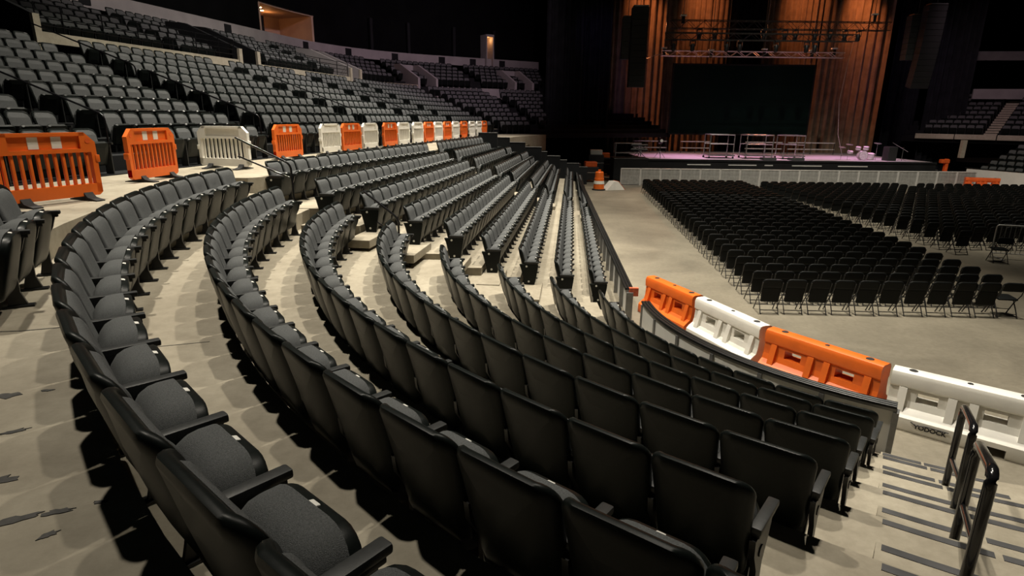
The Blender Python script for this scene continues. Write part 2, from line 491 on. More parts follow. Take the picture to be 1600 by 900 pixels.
# ------------------------------------------------------------------ railing walls in front of the rows
def wall_run(pts, zbase, ztop, post_every, name):
    """pts: polyline; cap, posts and white panels, each a part"""
    w = struct(put(name, None, None, (pts[0][0], pts[0][1], 0)))
    ox, oy = pts[0]
    def norms():
        st = []
        for k, (x, y) in enumerate(pts):
            a = pts[max(0, k - 1)]; b = pts[min(len(pts) - 1, k + 1)]
            L = hypot(b[0] - a[0], b[1] - a[1])
            st.append((x - ox, y - oy, (b[1] - a[1]) / L, -(b[0] - a[0]) / L))
        return st
    st = norms()
    for c in range(3):
        u = -.125 + c * .056
        sweep(st, [(u, ztop - .035), (u, ztop - .006), (u + .010, ztop), (u + .036, ztop), (u + .046, ztop - .006), (u + .046, ztop - .035)]).obj('cap_rib', M['cap'], w)
    sweep(st, [(-.10, ztop - .075), (-.10, ztop - .034), (.02, ztop - .034), (.02, ztop - .075)]).obj('top_rail', M['alu'], w)
    for k in range(0, len(st), post_every):
        x, y, nx, ny = st[k]
        T = Matrix.Translation((x, y, 0)) @ Matrix.Rotation(atan2(ny, nx), 4, 'Z')
        MB().cbox((-.10, -.032, zbase), (.030, .032, ztop - .08), .006, 0, T).obj('post', M['alu'], w)
    for k in range(0, len(st) - 1, post_every):
        seg = st[k:k + post_every + 1]
        if len(seg) > 1:
            sweep(seg, [(-.02, zbase), (-.02, ztop - .08), (.005, ztop - .08), (.005, zbase)]).obj('panel', M['panel'], w)
    return w
ang = [178.6 + (236.9 - 178.6) * k / 24 for k in range(25)]
w1 = wall_run([polar(4.70, rad(a)) for a in ang], FL(7) - .02, 1.0, 4, 'wall_front')
w1['label'] = 'curved white panelled railing wall with black ribbed cap'
w2 = wall_run([(2.30 + (4.02 - 2.30) * k / 28, 11.0 + 29.0 * k / 28) for k in range(29)], FL(7) - .02, 1.06, 1, 'wall_side')
w2['label'] = 'straight white panelled railing wall running towards the stage'
MB().cbox((-.05, -.015, .90), (.13, .05, 1.07), .01).obj('end_tape', M['redtape'], w2)

# ------------------------------------------------------------------ arena seats
def back_warp(x, y, z):
    z = z + .27
    t = min(1, max(0, (z - .27) / .32))
    x *= .84 + .16 * t * (2 - t)
    yy = y + (.85 - z) * .25 - .10 * max(0, z - .62) ** 2 * 2 + .85 * x * x
    return (x, yy, z)
def cush_warp(x, y, z): return back_warp(x, y, z + .085)
def pan_warp(x, y, z):
    f = .5 + .5 * min(1, z / .3)
    if y < 0: y *= f
    return (x, .193 + z * .25 + y, z + .162)
def cpan_warp(x, y, z): return pan_warp(x, y, z + .062)

def seat_meshes(n):
    full = n >= 4
    R = {}
    b = MB().pillow(.522, .58, .085, .06, n, [(.17, -.034), (.07, -.034), (.022, -.030), (.004, -.018), (0, -.004), (.003, .012), (.014, .020), (.03, .016)], back_warp)
    R['backrest'] = b.mesh('backrest', M['shell'], 50)
    b = MB().pillow(.455, .46, .075, .05, n, [(0, .006), (0, .022), (.010, .040), (.035, .052), (.09, .058), (.17, .058)], cush_warp)
    R['back_cushion'] = b.mesh('back_cushion', M['fabric'], 60)
    b = MB().pillow(.47, .45, .125, .07, n, [(.03, -.012), (0, 0), (0, .046), (.008, .060), (.035, .068), (.09, .073), (.17, .074)], pan_warp)
    # two pressed ribs on the underside
    for sx in (-1, 1):
        b.cbox((sx * .115 - .006, 0, 0), (sx * .115 + .006, .012, .30), .004, 0, Matrix.Translation((0, .274, .247)) @ Matrix.Rotation(-.245, 4, 'X'))
    R['seat_pan'] = b.mesh('seat_pan', M['shell'], 50)
    b = MB().pillow(.465, .405, .135, .06, n, [(.0, .012), (0, -.04), (.006, -.075), (.024, -.105), (.06, -.125), (.11, -.132), (.17, -.132)], cpan_warp)
    R['seat_cushion'] = b.mesh('seat_cushion', M['fabric'], 60)
    T = Matrix.Translation((.0, .330, .608)) @ Matrix.Rotation(-.25, 4, 'X')
    R['number_plate'] = MB().cbox((-.02, -.012, 0), (.02, .012, .012), .004, 0, T).mesh('number_plate', M['tag'])
    b = MB().cbox((-.027, .12, .556), (.027, .405, .590), .010)
    b.cbox((-.020, .13, .532), (.020, .385, .558), .006)
    R['armrest'] = b.mesh('armrest', M['arm'], 40)
    b = MB().prism([(.10, .535), (.36, .535), (.33, .44), (.27, .33), (.265, .12), (.30, .012), (.30, 0), (.17, 0), (.17, .012), (.195, .12), (.18, .33), (.11, .45)], -.014, .014, 'x')
    b.cbox((-.035, .14, 0), (.035, .34, .018), .005)
    b.tube([(-.02, .205, .43), (.02, .205, .43)], .03, 10)
    R['standard'] = b.mesh('standard', M['steel'], 40)
    b = MB().prism([(.03, .535), (.395, .535), (.385, .44), (.35, .22), (.30, .03), (.15, .03), (.12, .22), (.06, .46)], -.028, .028, 'x')
    b.cbox((-.036, .17, 0), (.036, .33, .035), .005)
    R['end_panel'] = b.mesh('end_panel', M['shell'], 40)
    b = MB().lathe([(.0, 0), (.02, 0), (.02, .005), (0, .006)], 12, 0, Matrix.Translation((.028, .17, .50)) @ Matrix.Rotation(pi / 2, 4, 'Y'))
    R['row_tag'] = b.mesh('row_tag', M['tag'])
    return R
SM = seat_meshes(6)

def make_seat(x, y, z, yaw, sx, width, left_arm=True, right=None):
    """yaw: facing direction angle measured from +X; the seat's own +Y is forward"""
    r = put('arena_seat', None, None, (x, y, z), yaw - pi / 2)
    k = width / .53
    def part(n, par, dx=0.0, sxx=None):
        o = put(n, SM[n], par)
        if dx: o.location = (dx, 0, 0)
        if sxx: o.scale = (sxx, 1, 1)
        return o
    bk = part('backrest', r, 0, k); part('back_cushion', bk)
    sp = part('seat_pan', r, 0, k); part('seat_cushion', sp); part('number_plate', sp)
    part('armrest', r, -width / 2); part('standard', r, -width / 2)
    if right == 'arm':
        part('armrest', r, width / 2); part('standard', r, width / 2)
    elif right == 'panel':
        part('armrest', r, width / 2 + .01)
        e = part('end_panel', r, width / 2 + .01); part('row_tag', e)
        q = put('row_tag', SM['row_tag'], e); q.location = (0, .05, -.30)
    return r

ROWNAME = ['first', 'second', 'third', 'fourth', 'fifth', 'sixth', 'seventh', 'eighth', 'ninth']
TH = [-2.291, -2.228, -2.236, -2.231, -2.226, -2.225, -2.225, -2.23]
SP = [.554, .486, .483, .547, .568, .496, .548, .547]
NS = [19, 21, 20, 16, 13, 13, 11, 10]
EXTRA = [4, 2, 0, 0, 0, 0, 0, 0]
DR = [-.03, .002, .03, .011, .008, -.009, -.014, .001]
seats = []          # (x, y, z, yaw, width, right, label, group)
for i in range(8):
    R = RROW(i) + DR[i]
    for k in range(-EXTRA[i], NS[i]):
        a = TH[i] - k * SP[i] / R
        x, y = polar(R, a)
        n = k + EXTRA[i] + 1
        row = ROWNAME[7 - i]
        if n == 1: lab = 'charcoal arena seat at the stair end, %s curved row from the railing wall' % row
        elif k == NS[i] - 1: lab = 'charcoal arena seat at the far aisle end, %s curved row from the wall' % row
        else: lab = 'folded charcoal seat, %s from the stairs, %s curved row from the wall' % (ordinal(n), row)
        seats.append((x, y, FL(i), a + pi, SP[i], 'arm' if n == 1 else None, lab, 'seats in the curved rows'))
for k in range(3):
    a = rad(205.0 + 2.42 * k)
    x, y = polar(12.62, a)
    lab = ['end arena seat of the short top row, beside the orange barrier', 'middle arena seat of the short top row near the orange barrier', 'arena seat of the short top row cut by the picture edge'][k]
    seats.append((x, y, zt_, a + pi, .54, None, lab, 'seats in the short top row'))
for k in range(9):
    dx, dy, L = sr_dir(k)
    yaw = atan2(-dx, dy)
    x0, y0 = SR_NEAR[k]
    pitch = L / round(L / .475)
    s = pitch / 2; j = 0
    Lend = (SR_END[k] - y0) / dy
    sec = 0
    while s < Lend:
        j += 1
        x, y = x0 + dx * s, y0 + dy * s
        # fronts of the seats stand right of the line
        if sec == 0 and j == 1: lab = 'arena seat with dark end panel, aisle end, %s straight row from the wall' % ROWNAME[8 - k]
        else: lab = 'folded charcoal arena seat, %s past the side aisle, %s straight row from the wall' % (ordinal(j), ROWNAME[8 - k])
        seats.append((x, y, SR_Z[k], yaw, pitch, 'panel' if j == 1 else None, lab, 'seats in the straight side rows'))
        s += pitch
        if sec == 0 and s > L: s += 1.0; sec = 1
        elif sec == 1 and s > L + 1.0 + 6.6: s += .45; sec = 2
# upper block left of the walkway
AISLES = [-13.6, -6.7, -1.6, 5.7, 11.8, 17.2, 22.4]
URC, UTURN, US1 = 3.0, rad(47), 22.0
UO = (UB[0] + UD[0] * US1 - UN[0] * URC, UB[1] + UD[1] * US1 - UN[1] * URC)
def ust(t):
    """station on the upper block's path: t<=22 straight, 22..27 round the corner, then straight"""
    if t <= US1: h = U0; b0 = up(t, 0); return (b0[0], b0[1], -cos(h), sin(h))
    h = U0 + UTURN * min(1, (t - US1) / 5)
    n = (-cos(h), sin(h))
    x, y = UO[0] + n[0] * URC, UO[1] + n[1] * URC
    if t > US1 + 5: x += sin(h) * (t - US1 - 5); y += cos(h) * (t - US1 - 5)
    return (x, y, n[0], n[1])
def urow(p, pitch, s0):
    out = []
    s = s0
    while s < US1:
        if not any(abs(s - a) < .62 for a in AISLES):
            x, y = up(s, p); out.append((x, y, U0))
        s += pitch
    rho = URC + p
    t = (s - US1) / rho
    while t < UTURN:
        h = U0 + t
        if abs(t - UTURN * .55) * rho > .6:
            out.append((UO[0] - cos(h) * rho, UO[1] + sin(h) * rho, h))
        t += pitch / rho
    h = U0 + UTURN; s = (t - UTURN) * rho
    while s < 14:
        x, y = UO[0] - cos(h) * rho + sin(h) * s, UO[1] + sin(h) * rho + cos(h) * s
        if x > 2.2: break
        if abs(s - 2.2) > .6: out.append((x, y, h))
        s += pitch
    return out
def UP(j): return 1.8 + .85 * j
def UF(j): return EYE + .30 * j - .85
far_seats = []
for j in range(-1, 8):
    for n, (x, y, h) in enumerate(urow(UP(j), .50, -19.0)):
        far_seats.append((x, y, UF(j), atan2(-sin(h), cos(h)), .50))
for j in range(5):
    for n, (x, y, h) in enumerate(urow(10.2 + .8 * j, .52, -8.0)):
        far_seats.append((x, y, 6.35 + .32 * j, atan2(-sin(h), cos(h)), .52))

# pick the 300 largest in view; the rest becomes one mesh
cand = []
for s_ in seats:
    x, y, z = s_[:3]
    if seen(x, y, z + .5, 90) or seen(x, y, z + .85, 60):
        cand.append((hypot(hypot(x, y), z + .5 - EYE), s_))
cand.sort(key=lambda c: c[0])
for d_, (x, y, z, yaw, w, right, lab, grp) in cand[:300]:
    tag(make_seat(x, y, z, yaw, 1, w, True, right), lab, 'seat', grp)
chosen = {id(c[1]) for c in cand[:300]}
rest = [s_[:5] for s_ in seats if id(s_) not in chosen and s_[1] > 9 and seen(s_[0], s_[1], s_[2] + .6, 300)] + [f for f in far_seats if seen(f[0], f[1], f[2] + .6, 300)]

lo = MB()
lo.pillow(.49, .58, .10, .05, 2, [(.10, -.034), (.004, -.02), (0, .012), (.03, .018)], back_warp, 0)
lo.pillow(.435, .46, .09, .05, 2, [(0, .006), (.006, .035), (.08, .056)], cush_warp, 1)
lo.pillow(.46, .45, .08, .05, 2, [(.0, .0), (0, .03), (.03, .07), (.12, .082)], pan_warp, 0)
lo.pillow(.445, .385, .13, .05, 2, [(0, .004), (.012, -.07), (.10, -.12)], cpan_warp, 1)
lo.box((-.27, .12, .55), (-.235, .40, .59), 2)
lo.box((-.262, .17, 0), (-.24, .34, .55), 2)
def merge(proto, places, name, mats):
    V = []; F = []; MI = []
    for (x, y, z, yaw, w) in places:
        o = len(V); c, s_ = cos(yaw - pi / 2), sin(yaw - pi / 2); k = w / .53
        V += [(x + c * a * k - s_ * b, y + s_ * a * k + c * b, z + e) for a, b, e in proto.v]
        F += [tuple(i + o for i in f) for f in proto.f]
        MI += proto.m
    me = bpy.data.meshes.new(name)
    me.from_pydata(V, [], F)
    for m in mats: me.materials.append(m)
    me.polygons.foreach_set('material_index', MI)
    me.update()
    return put(name, me)
# normals of the prototype are made consistent once
_me = lo.mesh('proto', [M['shell'], M['fabric'], M['arm']])
lo.f = [tuple(p.vertices) for p in _me.polygons]; lo.m = [p.material_index for p in _me.polygons]
bpy.data.meshes.remove(_me)
tag(merge(lo, rest, 'distant_arena_seats', [M['shell'], M['fabric'], M['arm']]), 'banks of charcoal arena seats rising beyond the barriers and running on towards the stage', 'seats', None, 'stuff')

# ------------------------------------------------------------------ folding chairs on the arena floor
def slab(W, H, D, c, T, r=.05, n=5):
    b = MB()
    def wp(x, y, z):
        return tuple(T @ Vector((x, y + .25 * x * x, z)))
    return b.pillow(W, H, r, r * .6, n, [(.05, 0), (c, .0), (0, c), (0, D - c), (c, D), (.05, D)], wp)
def fold_parts():
    R = {}
    Tb = Matrix.Translation((0, -.215, .60)) @ Matrix.Rotation(.16, 4, 'X')
    R['backrest'] = slab(.45, .215, .035, .012, Tb, .10).mesh('backrest', M['fold_fabric'], 50)
    Ts = Matrix.Translation((0, -.165, .265)) @ Matrix.Rotation(.10, 4, 'X')
    R['seat'] = slab(.40, .36, .04, .012, Ts, .05).mesh('seat', M['fold_fabric'], 50)
    Td = Matrix.Translation((0, -.15, .43)) @ Matrix.Rotation(-pi / 2 + .06, 4, 'X')
    R['seat_open'] = slab(.40, .38, .04, .012, Td, .05).mesh('seat', M['fold_fabric'], 50)
    R['front_leg'] = MB().tube([(0, -.235, .74), (0, -.17, .52), (0, .02, .30), (0, .20, .0)], .0125, 8).mesh('leg', M['fold_steel'], 60)
    R['rear_leg'] = MB().tube([(0, .06, .40), (0, -.12, .18), (0, -.24, .0)], .0115, 8).mesh('leg', M['fold_steel'], 60)
    R['front_bar'] = MB().tube([(-.215, .13, .12), (.215, .13, .12)], .009, 8).mesh('crossbar', M['fold_steel'], 60)
    b = MB().tube([(-.195, -.19, .085), (.195, -.19, .085)], .009, 8)
    R['rear_bar'] = b.mesh('crossbar', M['fold_steel'], 60)
    return R
FP = fold_parts()
FPARTS = [('backrest', 'backrest', 0), ('seat', 'seat', 0), ('leg', 'front_leg', -.215), ('leg', 'front_leg', .215), ('leg', 'rear_leg', -.195), ('leg', 'rear_leg', .195), ('crossbar', 'front_bar', 0), ('crossbar', 'rear_bar', 0)]
one = MB()
fb_lo = MB()
def grab(me, dx, b, mi):
    b.add([(v.co.x + dx, v.co.y, v.co.z) for v in me.vertices], [tuple(p.vertices) for p in me.polygons], mi)
for _, key, dx in FPARTS:
    grab(FP[key], dx, one, 0 if key in ('backrest', 'seat') else 1)
one_me = one.mesh('folding_chair', [M['fold_fabric'], M['fold_steel']], 50)
def wpb(T): return lambda x, y, z: tuple(T @ Vector((x, y + .25 * x * x, z)))
fb_lo.pillow(.45, .215, .10, .05, 2, [(.0, 0), (0, .035)], wpb(Matrix.Translation((0, -.215, .60)) @ Matrix.Rotation(.16, 4, 'X')), 0)
fb_lo.pillow(.40, .36, .05, .03, 1, [(.0, 0), (0, .04)], wpb(Matrix.Translation((0, -.165, .265)) @ Matrix.Rotation(.10, 4, 'X')), 0)
for sx in (-1, 1):
    fb_lo.tube([(sx * .215, -.235, .74), (sx * .215, -.1, .42), (sx * .215, .20, 0)], .012, 4, 1)
    fb_lo.tube([(sx * .195, .06, .40), (sx * .195, -.24, 0)], .011, 4, 1)
fb_lo.tube([(-.2, -.19, .085), (.2, -.19, .085)], .009, 4, 1)
_me = fb_lo.mesh('proto', [M['fold_fabric'], M['fold_steel']])
fb_lo.f = [tuple(p.vertices) for p in _me.polygons]; fb_lo.m = [p.material_index for p in _me.polygons]
bpy.data.meshes.remove(_me)

chairs = []
VD = (sin(rad(5.0)), cos(rad(5.0)))
for r in range(30):
    for c in range(11):
        x = 5.80 + c * .53 + VD[0] * r * .765
        y = 12.95 - c * .008 + VD[1] * r * .765
        yaw = pi / 2 - rad(4.0) + random.uniform(-.02, .02)
        od = (c == 10 and r < 6)
        if c == 10 and r == 0:
            yaw -= .12
        fr = 'rearmost row' if r == 0 else '%s row from the back' % ordinal(r + 1)
        st = 'open' if od else 'flipped-up'
        lab = 'black folding chair, %s seat, %s from the open floor, %s' % (st, ordinal(c + 1), fr)
        chairs.append((x + random.uniform(-.012, .012), y, yaw, od, lab, 'folding chairs in the block beside the railing wall'))
for r in range(21):
    for c in range(30):
        gap = .95 if c >= 15 else 0
        x = 14.75 - r * .02 + c * .53 + gap
        y = 19.4 + r * .76
        if r < 1 and c > 0 and c < 6: continue
        fr = 'rearmost row' if r == 0 else '%s row from the back' % ordinal(r + 1)
        lab = 'black folding chair, %s past the centre aisle, %s' % (ordinal(c + 1), fr)
        chairs.append((x, y, pi / 2 + random.uniform(-.02, .02), False, lab, 'folding chairs in the block beyond the centre aisle'))
cc = []
for ch in chairs:
    if seen(ch[0], ch[1], .5, 220):
        cc.append((hypot(ch[0], ch[1]) + (0 if seen(ch[0], ch[1], .5, 25) else 1000), ch))
cc.sort(key=lambda t: t[0])
def make_chair(x, y, yaw, od, lab, grp, detail):
    if not detail:
        return tag(put('folding_chair', one_me, None, (x, y, 0), yaw - pi / 2), lab, 'chair', grp)
    r = thing('folding_chair', lab, 'chair', (x, y, 0), yaw - pi / 2, grp)
    for nm, key, dx in FPARTS:
        o = put(nm, FP['seat_open' if (key == 'seat' and od) else key], r)
        if dx: o.location = (dx, 0, 0)
    return r
for n, (d_, (x, y, yaw, od, lab, grp)) in enumerate(cc[:298]):
    make_chair(x, y, yaw, od, lab, grp, n < 200)
make_chair(15.15, 18.2, pi / 2 - .25, True, 'loose black folding chair with open seat standing before the crowd fence', 'loose folding chairs by the fence', True)
make_chair(16.05, 17.75, pi / 2 - .4, True, 'second loose black folding chair by the fence, cut by the picture edge', 'loose folding chairs by the fence', True)
tag(merge(fb_lo, [(c[1][0], c[1][1], 0, c[1][2], .53) for c in cc[298:]], 'distant_folding_chairs', [M['fold_fabric'], M['fold_steel']]),
    'remaining black folding chairs filling the floor up to the stage barricade', 'chairs', None, 'stuff')

# ------------------------------------------------------------------ water-filled road barriers
def water_barrier(name, p0, p1, material, label, holes_open=True, logo=False, group='water-filled barriers behind the railing wall'):
    L = hypot(p1[0] - p0[0], p1[1] - p0[1])
    r = thing(name, label, 'barrier', ((p0[0] + p1[0]) / 2, (p0[1] + p1[1]) / 2, 0), atan2(p1[1] - p0[1], p1[0] - p0[0]), group)
    h = L / 2 - .045
    b = MB()
    # local +X along the run; local -Y looks at the seats. top beam
    top = [(-.10, .56), (-.135, .60), (-.140, .74), (-.115, .795), (-.08, .81), (.08, .81), (.115, .795), (.14, .74), (.135, .60), (.10, .56)]
    b.prism(top, -h, h, 'x')
    # web with two window slots
    w0, w1_ = h * .30, h * .60
    for xa, xb in ((-h, -w1_), (-w0, w0), (w1_, h)):
        b.prism([(-.125, .39), (-.112, .565), (.112, .565), (.125, .39)], xa, xb, 'x')
    for xa, xb in ((-w1_, -w0), (w0, w1_)):
        b.prism([(-.114, .535), (-.112, .565), (.112, .565), (.114, .535)], xa, xb, 'x')
    # flared foot with two fork pockets
    foot = [(-.285, .0), (-.295, .03), (-.285, .19), (-.225, .25), (-.15, .30), (-.125, .395), (.125, .395), (.15, .30), (.225, .25), (.285, .19), (.295, .03), (.285, 0)]
    footc = [(-.287, .12), (-.285, .19), (-.225, .25), (-.15, .30), (-.125, .395), (.125, .395), (.15, .30), (.225, .25), (.285, .19), (.287, .12)]
    f0, f1 = h * .42, h * .66
    for xa, xb in ((-h, f0), (f1, h)):
        b.prism(foot, xa, xb, 'x')
    b.prism(footc, f0, f1, 'x')
    # sloped ribs
    for xc in (-h * .80, -h * .12, h * .16, h * .82):
        for sy in (-1, 1):
            b.prism([(sy * .11, .28), (sy * .225, .255), (sy * .138, .585), (sy * .09, .585)], xc - .05, xc + .05, 'x')
    b.obj('body', material, r, 35)
    for xc, rr in ((-h * .72, .055), (h * .05, .035), (h * .74, .058)):
        MB().lathe([(rr, -.004), (rr, .004), (rr * .8, .009)], 14, 0, Matrix.Translation((xc, 0, .81))).obj('fill_cap', M['rubber'], r)
    if logo:
        cu = bpy.data.curves.new('logo_text', 'FONT')
        cu.body = 'YODOCK'
        cu.size = .085; cu.extrude = .001; cu.offset = .003
        cu.align_x = 'CENTER'
        cu.materials.append(M['ink'])
        tmp = put('logo_text', cu)
        me = bpy.data.meshes.new_from_object(tmp.evaluated_get(bpy.context.evaluated_depsgraph_get()))
        bpy.data.objects.remove(tmp)
        o = put('logo_text', me, r, (-.27, -.2985, .085))
        o.rotation_euler = (pi / 2 - .07, 0, 0)
        sw = MB().tube([(-.50, -.298, .165), (-.44, -.300, .128), (-.30, -.300, .155), (-.06, -.300, .15)], .006, 6)
        sw.obj('logo_swoosh', M['ink'], r)
    return r
WBP = [(3.10, 12.97), (3.74, 11.37), (4.38, 9.60), (5.48, 7.98), (6.84, 6.84), (8.3, 5.9)]
water_barrier('water_barrier', WBP[0], WBP[1], M['orange'], 'small-looking orange water barrier at the far end of the run, next to the wall corner')
water_barrier('water_barrier', WBP[1], WBP[2], M['white'], 'white water barrier wedged between the two orange ones')
water_barrier('water_barrier', WBP[2], WBP[3], M['orange'], 'orange water barrier between two white ones, light showing through its slots')
water_barrier('water_barrier', WBP[3], WBP[4], M['white'], 'white water barrier with black logo at the foot of the stairs', True, True)

# ------------------------------------------------------------------ crowd barriers on the walkway
def crowd_proto(mat_, patches):
    W, H, th = .63, .90, .075
    P = {}
    b = MB()
    c = .13
    tp = [(-W, .70), (W, .70), (W, H - c), (W - c, H), (-W + c, H), (-W, H - c)]
    # header: frame around a recessed panel
    b.prism([(-W, .64), (W, .64), (W, .69), (-W, .69)], -th / 2, th / 2, 'y')
    b.prism([(-W + c, H - .045), (W - c, H - .045), (W - c, H), (-W + c, H)], -th / 2, th / 2, 'y')
    for s in (-1, 1):
        pl = [(s * W, .69), (s * W, H - c), (s * (W - c), H), (s * (W - .20), H), (s * (W - .20), .69)]
        b.prism(pl, -th / 2, th / 2, 'y')
        b.prism([(s * W, .10), (s * W, .64), (s * (W - .07), .64), (s * (W - .07), .10)], -th / 2, th / 2, 'y')
        b.cbox((s * W - .03, -.045, .50 if s > 0 else .40), (s * W + .03, .045, .60 if s > 0 else .50), .01)
    b.prism([(-W + .15, .69), (W - .15, .69), (W - .15, H - .04), (-W + .15, H - .04)], -.006, .006, 'y')
    b.prism([(-W, .06 + .04), (-W + .05, .06), (W - .05, .06), (W, .10), (W, .22), (-W, .22)], -th / 2, th / 2, 'y')
    P['frame'] = b.mesh('frame', mat_, 30)
    P['bar'] = MB().cbox((-.019, -.02, .20), (.019, .02, .66), .010).mesh('bar', mat_, 40)
    P['dimple'] = MB().lathe([(.035, -.004), (.035, .004), (.022, .004)], 14, 0, Matrix.Rotation(pi / 2, 4, 'X')).mesh('dimple', M['red'])
    P['patch'] = MB().box((-.062, -.010, .70), (.062, .010, H - .05)).mesh('reflective_patch', M['patch'])
    b = MB()
    for k in range(6):
        b.prism([(-.03, .0), (.03, .0), (.03, .10), (-.03, .10)], 0, 0.001, 'y') if False else None
    b.prism([(-.27, 0), (.27, 0), (.27, .015), (.10, .045), (.035, .11), (-.035, .11), (-.10, .045), (-.27, .015)], -.06, .06, 'x')
    P['foot'] = b.mesh('foot', M['rubber'], 40)
    return P
CP = {'orange': crowd_proto(M['orange'], True), 'white': crowd_proto(M['white'], False)}
def crowd_barrier(col, x, y, ang_, label, wscale=1.0):
    P = CP[col]
    r = thing('crowd_barrier', label, 'barrier', (x, y, zw), pi / 2 - ang_, 'plastic crowd barriers along the walkway')
    o = put('frame', P['frame'], r)
    for k in range(11):
        q = put('bar', P['bar'], r); q.location = (-.505 + .101 * k, 0, 0)
    if col == 'orange':
        for dx in (-.13, .15):
            q = put('reflective_patch', P['patch'], r); q.location = (dx, 0, 0)
            q['label'] = 'white reflective patch'
        for dx in (-.53, .53):
            for sy in (-1, 1):
                q = put('bolt_dimple', P['dimple'], r); q.location = (dx, sy * .037, .79)
    for dx in (-.36, .42):
        q = put('foot', P['foot'], r); q.location = (dx, 0, 0); q.rotation_euler = (0, 0, 0)
        q['label'] = 'black rubber foot'
    return r
CB = [('orange', -6.00, 7.80, 22.0, 'large orange crowd barrier beside the short top seat row'),
      ('orange', -6.43, 10.83, 4.5, 'second orange crowd barrier, standing before the wide white one'),
      ('white', -6.28, 13.26, 104.5, 'wide white crowd barrier with open bars, turned across the walkway'),
      ('orange', -6.05, 16.43, 13.0, 'orange crowd barrier standing alone behind the black handrail'),
      ('white', -5.58, 18.69, 10.5, 'white crowd barrier, first of the close trio beyond the handrail'),
      ('orange', -5.30, 20.05, 13.0, 'orange crowd barrier in the middle of the trio, white on either side'),
      ('white', -5.01, 21.44, 10.5, 'white crowd barrier, last of the trio before a gap'),
      ('orange', -4.66, 23.16, 11.7, 'orange crowd barrier just past the gap after the trio'),
      ('white', -4.38, 24.46, 10.5, 'white crowd barrier touching the orange one past the gap'),
      ('white', -4.06, 26.02, 10.5, 'narrow-looking white crowd barrier standing before a lone orange one'),
      ('orange', -3.78, 27.36, 10.5, 'orange crowd barrier between two white ones, tenth along the walkway'),
      ('white', -3.52, 28.66, 10.5, 'white crowd barrier, twelfth along the walkway'),
      ('orange', -3.24, 29.98, 10.5, 'orange crowd barrier, thirteenth along the walkway'),
      ('white', -2.96, 31.33, 10.5, 'white crowd barrier, fourteenth along the walkway'),
      ('orange', -2.66, 32.80, 10.5, 'orange crowd barrier, fifteenth along the walkway'),
      ('white', -2.34, 34.36, 10.5, 'white crowd barrier, last but two along the walkway'),
      ('white', -2.03, 35.85, 10.5, 'white crowd barrier, last but one along the walkway'),
      ('orange', -1.79, 37.02, 10.5, 'orange crowd barrier at the very end of the walkway line')]
for c in CB:
    crowd_barrier(c[0], c[1], c[2], rad(c[3]), c[4])

# ------------------------------------------------------------------ handrails
def bent(pts, r=.06, n=5):
    """round the corners of a polyline"""
    pts = [Vector(p) for p in pts]
    out = [pts[0]]
    for a, b, c in zip(pts, pts[1:], pts[2:]):
        u, v = (a - b), (c - b)
        q = min(r, u.length * .45, v.length * .45)
        p0, p1 = b + u.normalized() * q, b + v.normalized() * q
        for k in range(n + 1):
            t = k / n
            out.append(p0 * (1 - t) ** 2 + b * 2 * t * (1 - t) + p1 * t * t)
    out.append(pts[-1])
    return out
def stair_rail(P, Q, zp, zq, fp, fq, label):
    """inverted U between the foot points P (upper) and Q (lower)"""
    r = thing('handrail', label, 'handrail', (P[0], P[1], fp), atan2(Q[1] - P[1], Q[0] - P[0]), 'black handrails down the stairs')
    d = hypot(Q[0] - P[0], Q[1] - P[1])
    MB().tube(bent([(0, 0, 0), (0, 0, zp - fp), (d, 0, zq - fp), (d, 0, fq - fp)], .10), .029, 12).obj('rail_loop', M['rail'], r, 60)
    MB().tube([(0, 0, (zp - fp) * .52), (d, 0, fq - fp + (zq - fq) * .52)], .020, 10).obj('mid_rail', M['rail'], r, 60)
    for px, pz in ((0, 0), (d, fq - fp)):
        MB().cbox((px - .07, -.07, pz), (px + .07, .07, pz + .014), .004).obj('base_plate', M['steel'], r)
stair_rail((3.48, 4.02), (4.02, 4.80), EYE - 2.20, EYE - 2.42, FL(5), FL(6), 'black steel handrail loop on the stairs, lower one beside the white barrier')
stair_rail((2.42, 2.62), (2.96, 3.36), EYE - 1.68, EYE - 1.95, FL(3), FL(4), 'black steel handrail loop on the stairs, upper one cut by the picture bottom')
def aisle_rail(pts, low, foot, label, group='black handrails in the seating aisles', loc=None):
    r = thing('handrail', label, 'handrail', foot, 0, group)
    o = Vector(foot)
    MB().tube([p - o for p in bent(list(pts) + [foot], .12)], .021, 8).obj('top_rail', M['rail'], r, 60)
    if low:
        MB().tube([Vector(p) - o for p in low], .016, 8).obj('mid_rail', M['rail'], r, 60)
    MB().cbox((-.06, -.06, 0), (.06, .06, .012), .004).obj('base_plate', M['steel'], r)
aisle_rail([(-5.02, 11.05, 3.78), (-4.06, 11.05, 3.32)], [(-5.0, 11.05, 3.45), (-4.06, 11.05, 3.06)], (-4.06, 11.05, FL(0) + .02), 'black handrail crossing before the lone orange barrier')
aisle_rail([(-2.72, 10.9, 2.86), (-2.10, 10.85, 2.38)], [(-2.5, 10.9, 2.3), (-2.10, 10.85, 2.02)], (-2.10, 10.85, SR_Z[3] + .01), 'black handrail on the pale steps beside the third straight row')
